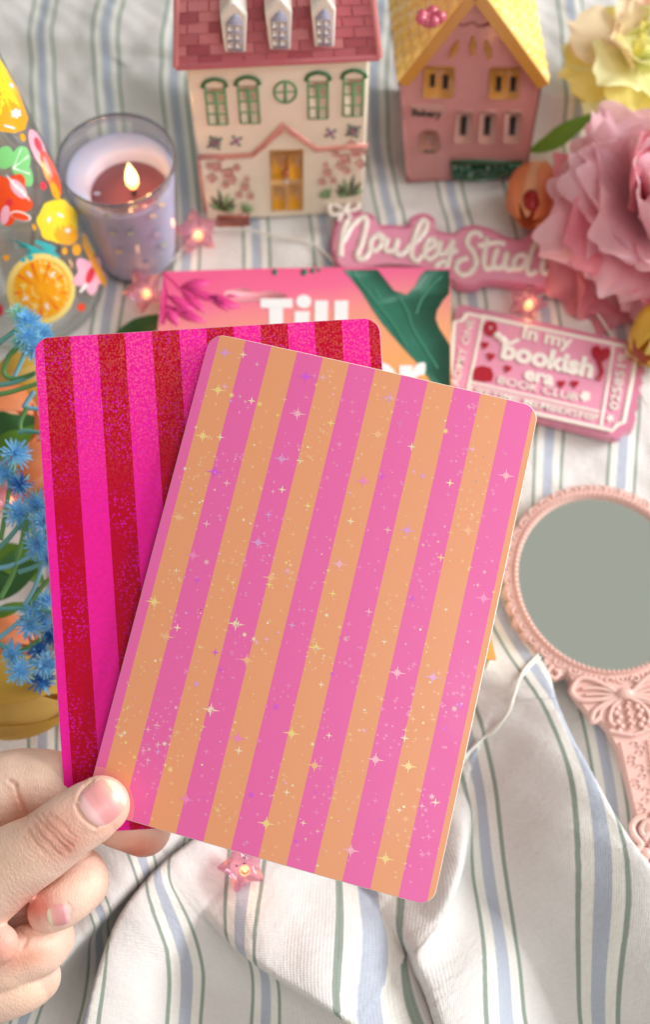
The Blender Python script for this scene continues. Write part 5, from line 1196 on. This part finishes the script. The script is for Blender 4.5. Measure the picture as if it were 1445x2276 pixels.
# skin tone
def bl_(c_, x, y, rx_, ry_, rot=0, dmin=0, dmax=99):
    R_ = radians(rot); u_ = (PX-x)*cos(R_)+(PY-y)*sin(R_); v_ = -(PX-x)*sin(R_)+(PY-y)*cos(R_)
    wgt = np.exp(-((u_/rx_)**2+(v_/ry_)**2))*((dz > dmin) & (dz < dmax))*.85; return wgt[:, None], np.array(A(*c_, 1.0)[:3])
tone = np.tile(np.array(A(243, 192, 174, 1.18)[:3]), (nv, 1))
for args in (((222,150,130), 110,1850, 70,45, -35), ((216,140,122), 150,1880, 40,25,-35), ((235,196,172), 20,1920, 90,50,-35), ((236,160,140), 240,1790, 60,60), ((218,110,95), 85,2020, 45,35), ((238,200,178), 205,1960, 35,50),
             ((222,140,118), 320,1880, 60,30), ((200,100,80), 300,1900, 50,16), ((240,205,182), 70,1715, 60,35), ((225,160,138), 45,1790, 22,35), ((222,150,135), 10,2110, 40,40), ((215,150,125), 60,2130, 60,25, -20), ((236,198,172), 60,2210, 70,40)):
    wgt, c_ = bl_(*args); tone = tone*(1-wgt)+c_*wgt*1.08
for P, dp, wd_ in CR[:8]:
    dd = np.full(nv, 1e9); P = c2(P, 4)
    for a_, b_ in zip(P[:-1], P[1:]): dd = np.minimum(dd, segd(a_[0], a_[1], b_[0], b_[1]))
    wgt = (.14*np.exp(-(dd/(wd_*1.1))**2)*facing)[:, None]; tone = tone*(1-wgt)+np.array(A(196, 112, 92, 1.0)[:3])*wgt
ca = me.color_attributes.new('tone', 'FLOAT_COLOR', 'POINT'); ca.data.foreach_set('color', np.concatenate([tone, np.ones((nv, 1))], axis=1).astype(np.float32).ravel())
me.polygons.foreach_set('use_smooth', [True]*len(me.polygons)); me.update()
tag(tmp, 'left hand of a person pinching two striped cards between thumb and fingers', 'person')
# nails laid on the surface
bvh = BVHTree.FromPolygons([tuple(v) for v in (co+no*disp[:, None])], [tuple(p.vertices) for p in me.polygons])
def nail(cx, cy, hl, hw, rot, lift=.028):
    mb = MB(); R_ = radians(rot); NR, NT = 10, 36
    def pt(rr, th):
        ct, st = cos(th), sin(th); ex = 2.6; f = (abs(ct)**ex+abs(st)**ex)**(-1/ex); u_ = hl*rr*ct*f; v_ = hw*rr*st*f*(1-.10*ct)
        x = cx+u_*cos(R_)-v_*sin(R_); y = cy+u_*sin(R_)+v_*cos(R_)
        r = ray(x, y).normalized(); hit = bvh.ray_cast(cC, r)
        if hit[0] is None: return None, u_
        return hit[0]-r*(lift*(1-rr**6)+.004), u_
    prev = None; vs = []; us = []
    for j in range(NR+1):
        for i in range(NT):
            p, u_ = pt(max(.001, j/NR), 2*pi*i/NT)
            if p is None: p = vs[-1] if vs else D(cx, cy, 35)
            vs.append(p); us.append((u_/hl, j/NR))
    mb.add(vs, [[j*NT+i, j*NT+(i+1) % NT, (j+1)*NT+(i+1) % NT, (j+1)*NT+i] for j in range(NR) for i in range(NT)], us)
    return mb
nm = bpy.data.materials.new('nail'); nm.use_nodes = True; n = nm.node_tree; b = n.nodes['Principled BSDF']; b.inputs['Roughness'].default_value = .36; b.inputs['Coat Weight'].default_value = .12
b.inputs['Subsurface Weight'].default_value = .2; b.inputs['Subsurface Scale'].default_value = .002
uvn = n.nodes.new('ShaderNodeUVMap'); sp = n.nodes.new('ShaderNodeSeparateXYZ'); n.links.new(uvn.outputs[0], sp.inputs[0]); mr = n.nodes.new('ShaderNodeMapRange'); mr.inputs[1].default_value = -1; mr.inputs[2].default_value = 1; n.links.new(sp.outputs[0], mr.inputs[0])
rp = n.nodes.new('ShaderNodeValToRGB'); n.links.new(mr.outputs[0], rp.inputs[0]); e = rp.color_ramp.elements; e[0].position = 0; e[0].color = A(228, 182, 178); e[1].position = 1; e[1].color = A(246, 218, 196, 1.0)
for p_, c_ in ((.18, A(226, 178, 178)), (.27, A(216, 148, 150)), (.6, A(222, 152, 150)), (.78, A(234, 175, 158)), (.86, A(250, 228, 198, 1.1))): q = e.new(p_); q.color = c_
n.links.new(rp.outputs[0], b.inputs['Base Color'])
ORG['person'] = Vector(ORG['person'])
nail(229, 1781, 51, 47, -37).build('fingernail', nm, tmp)
nail(129, 2034, 26, 24, 168).build('fingernail', nm, tmp)
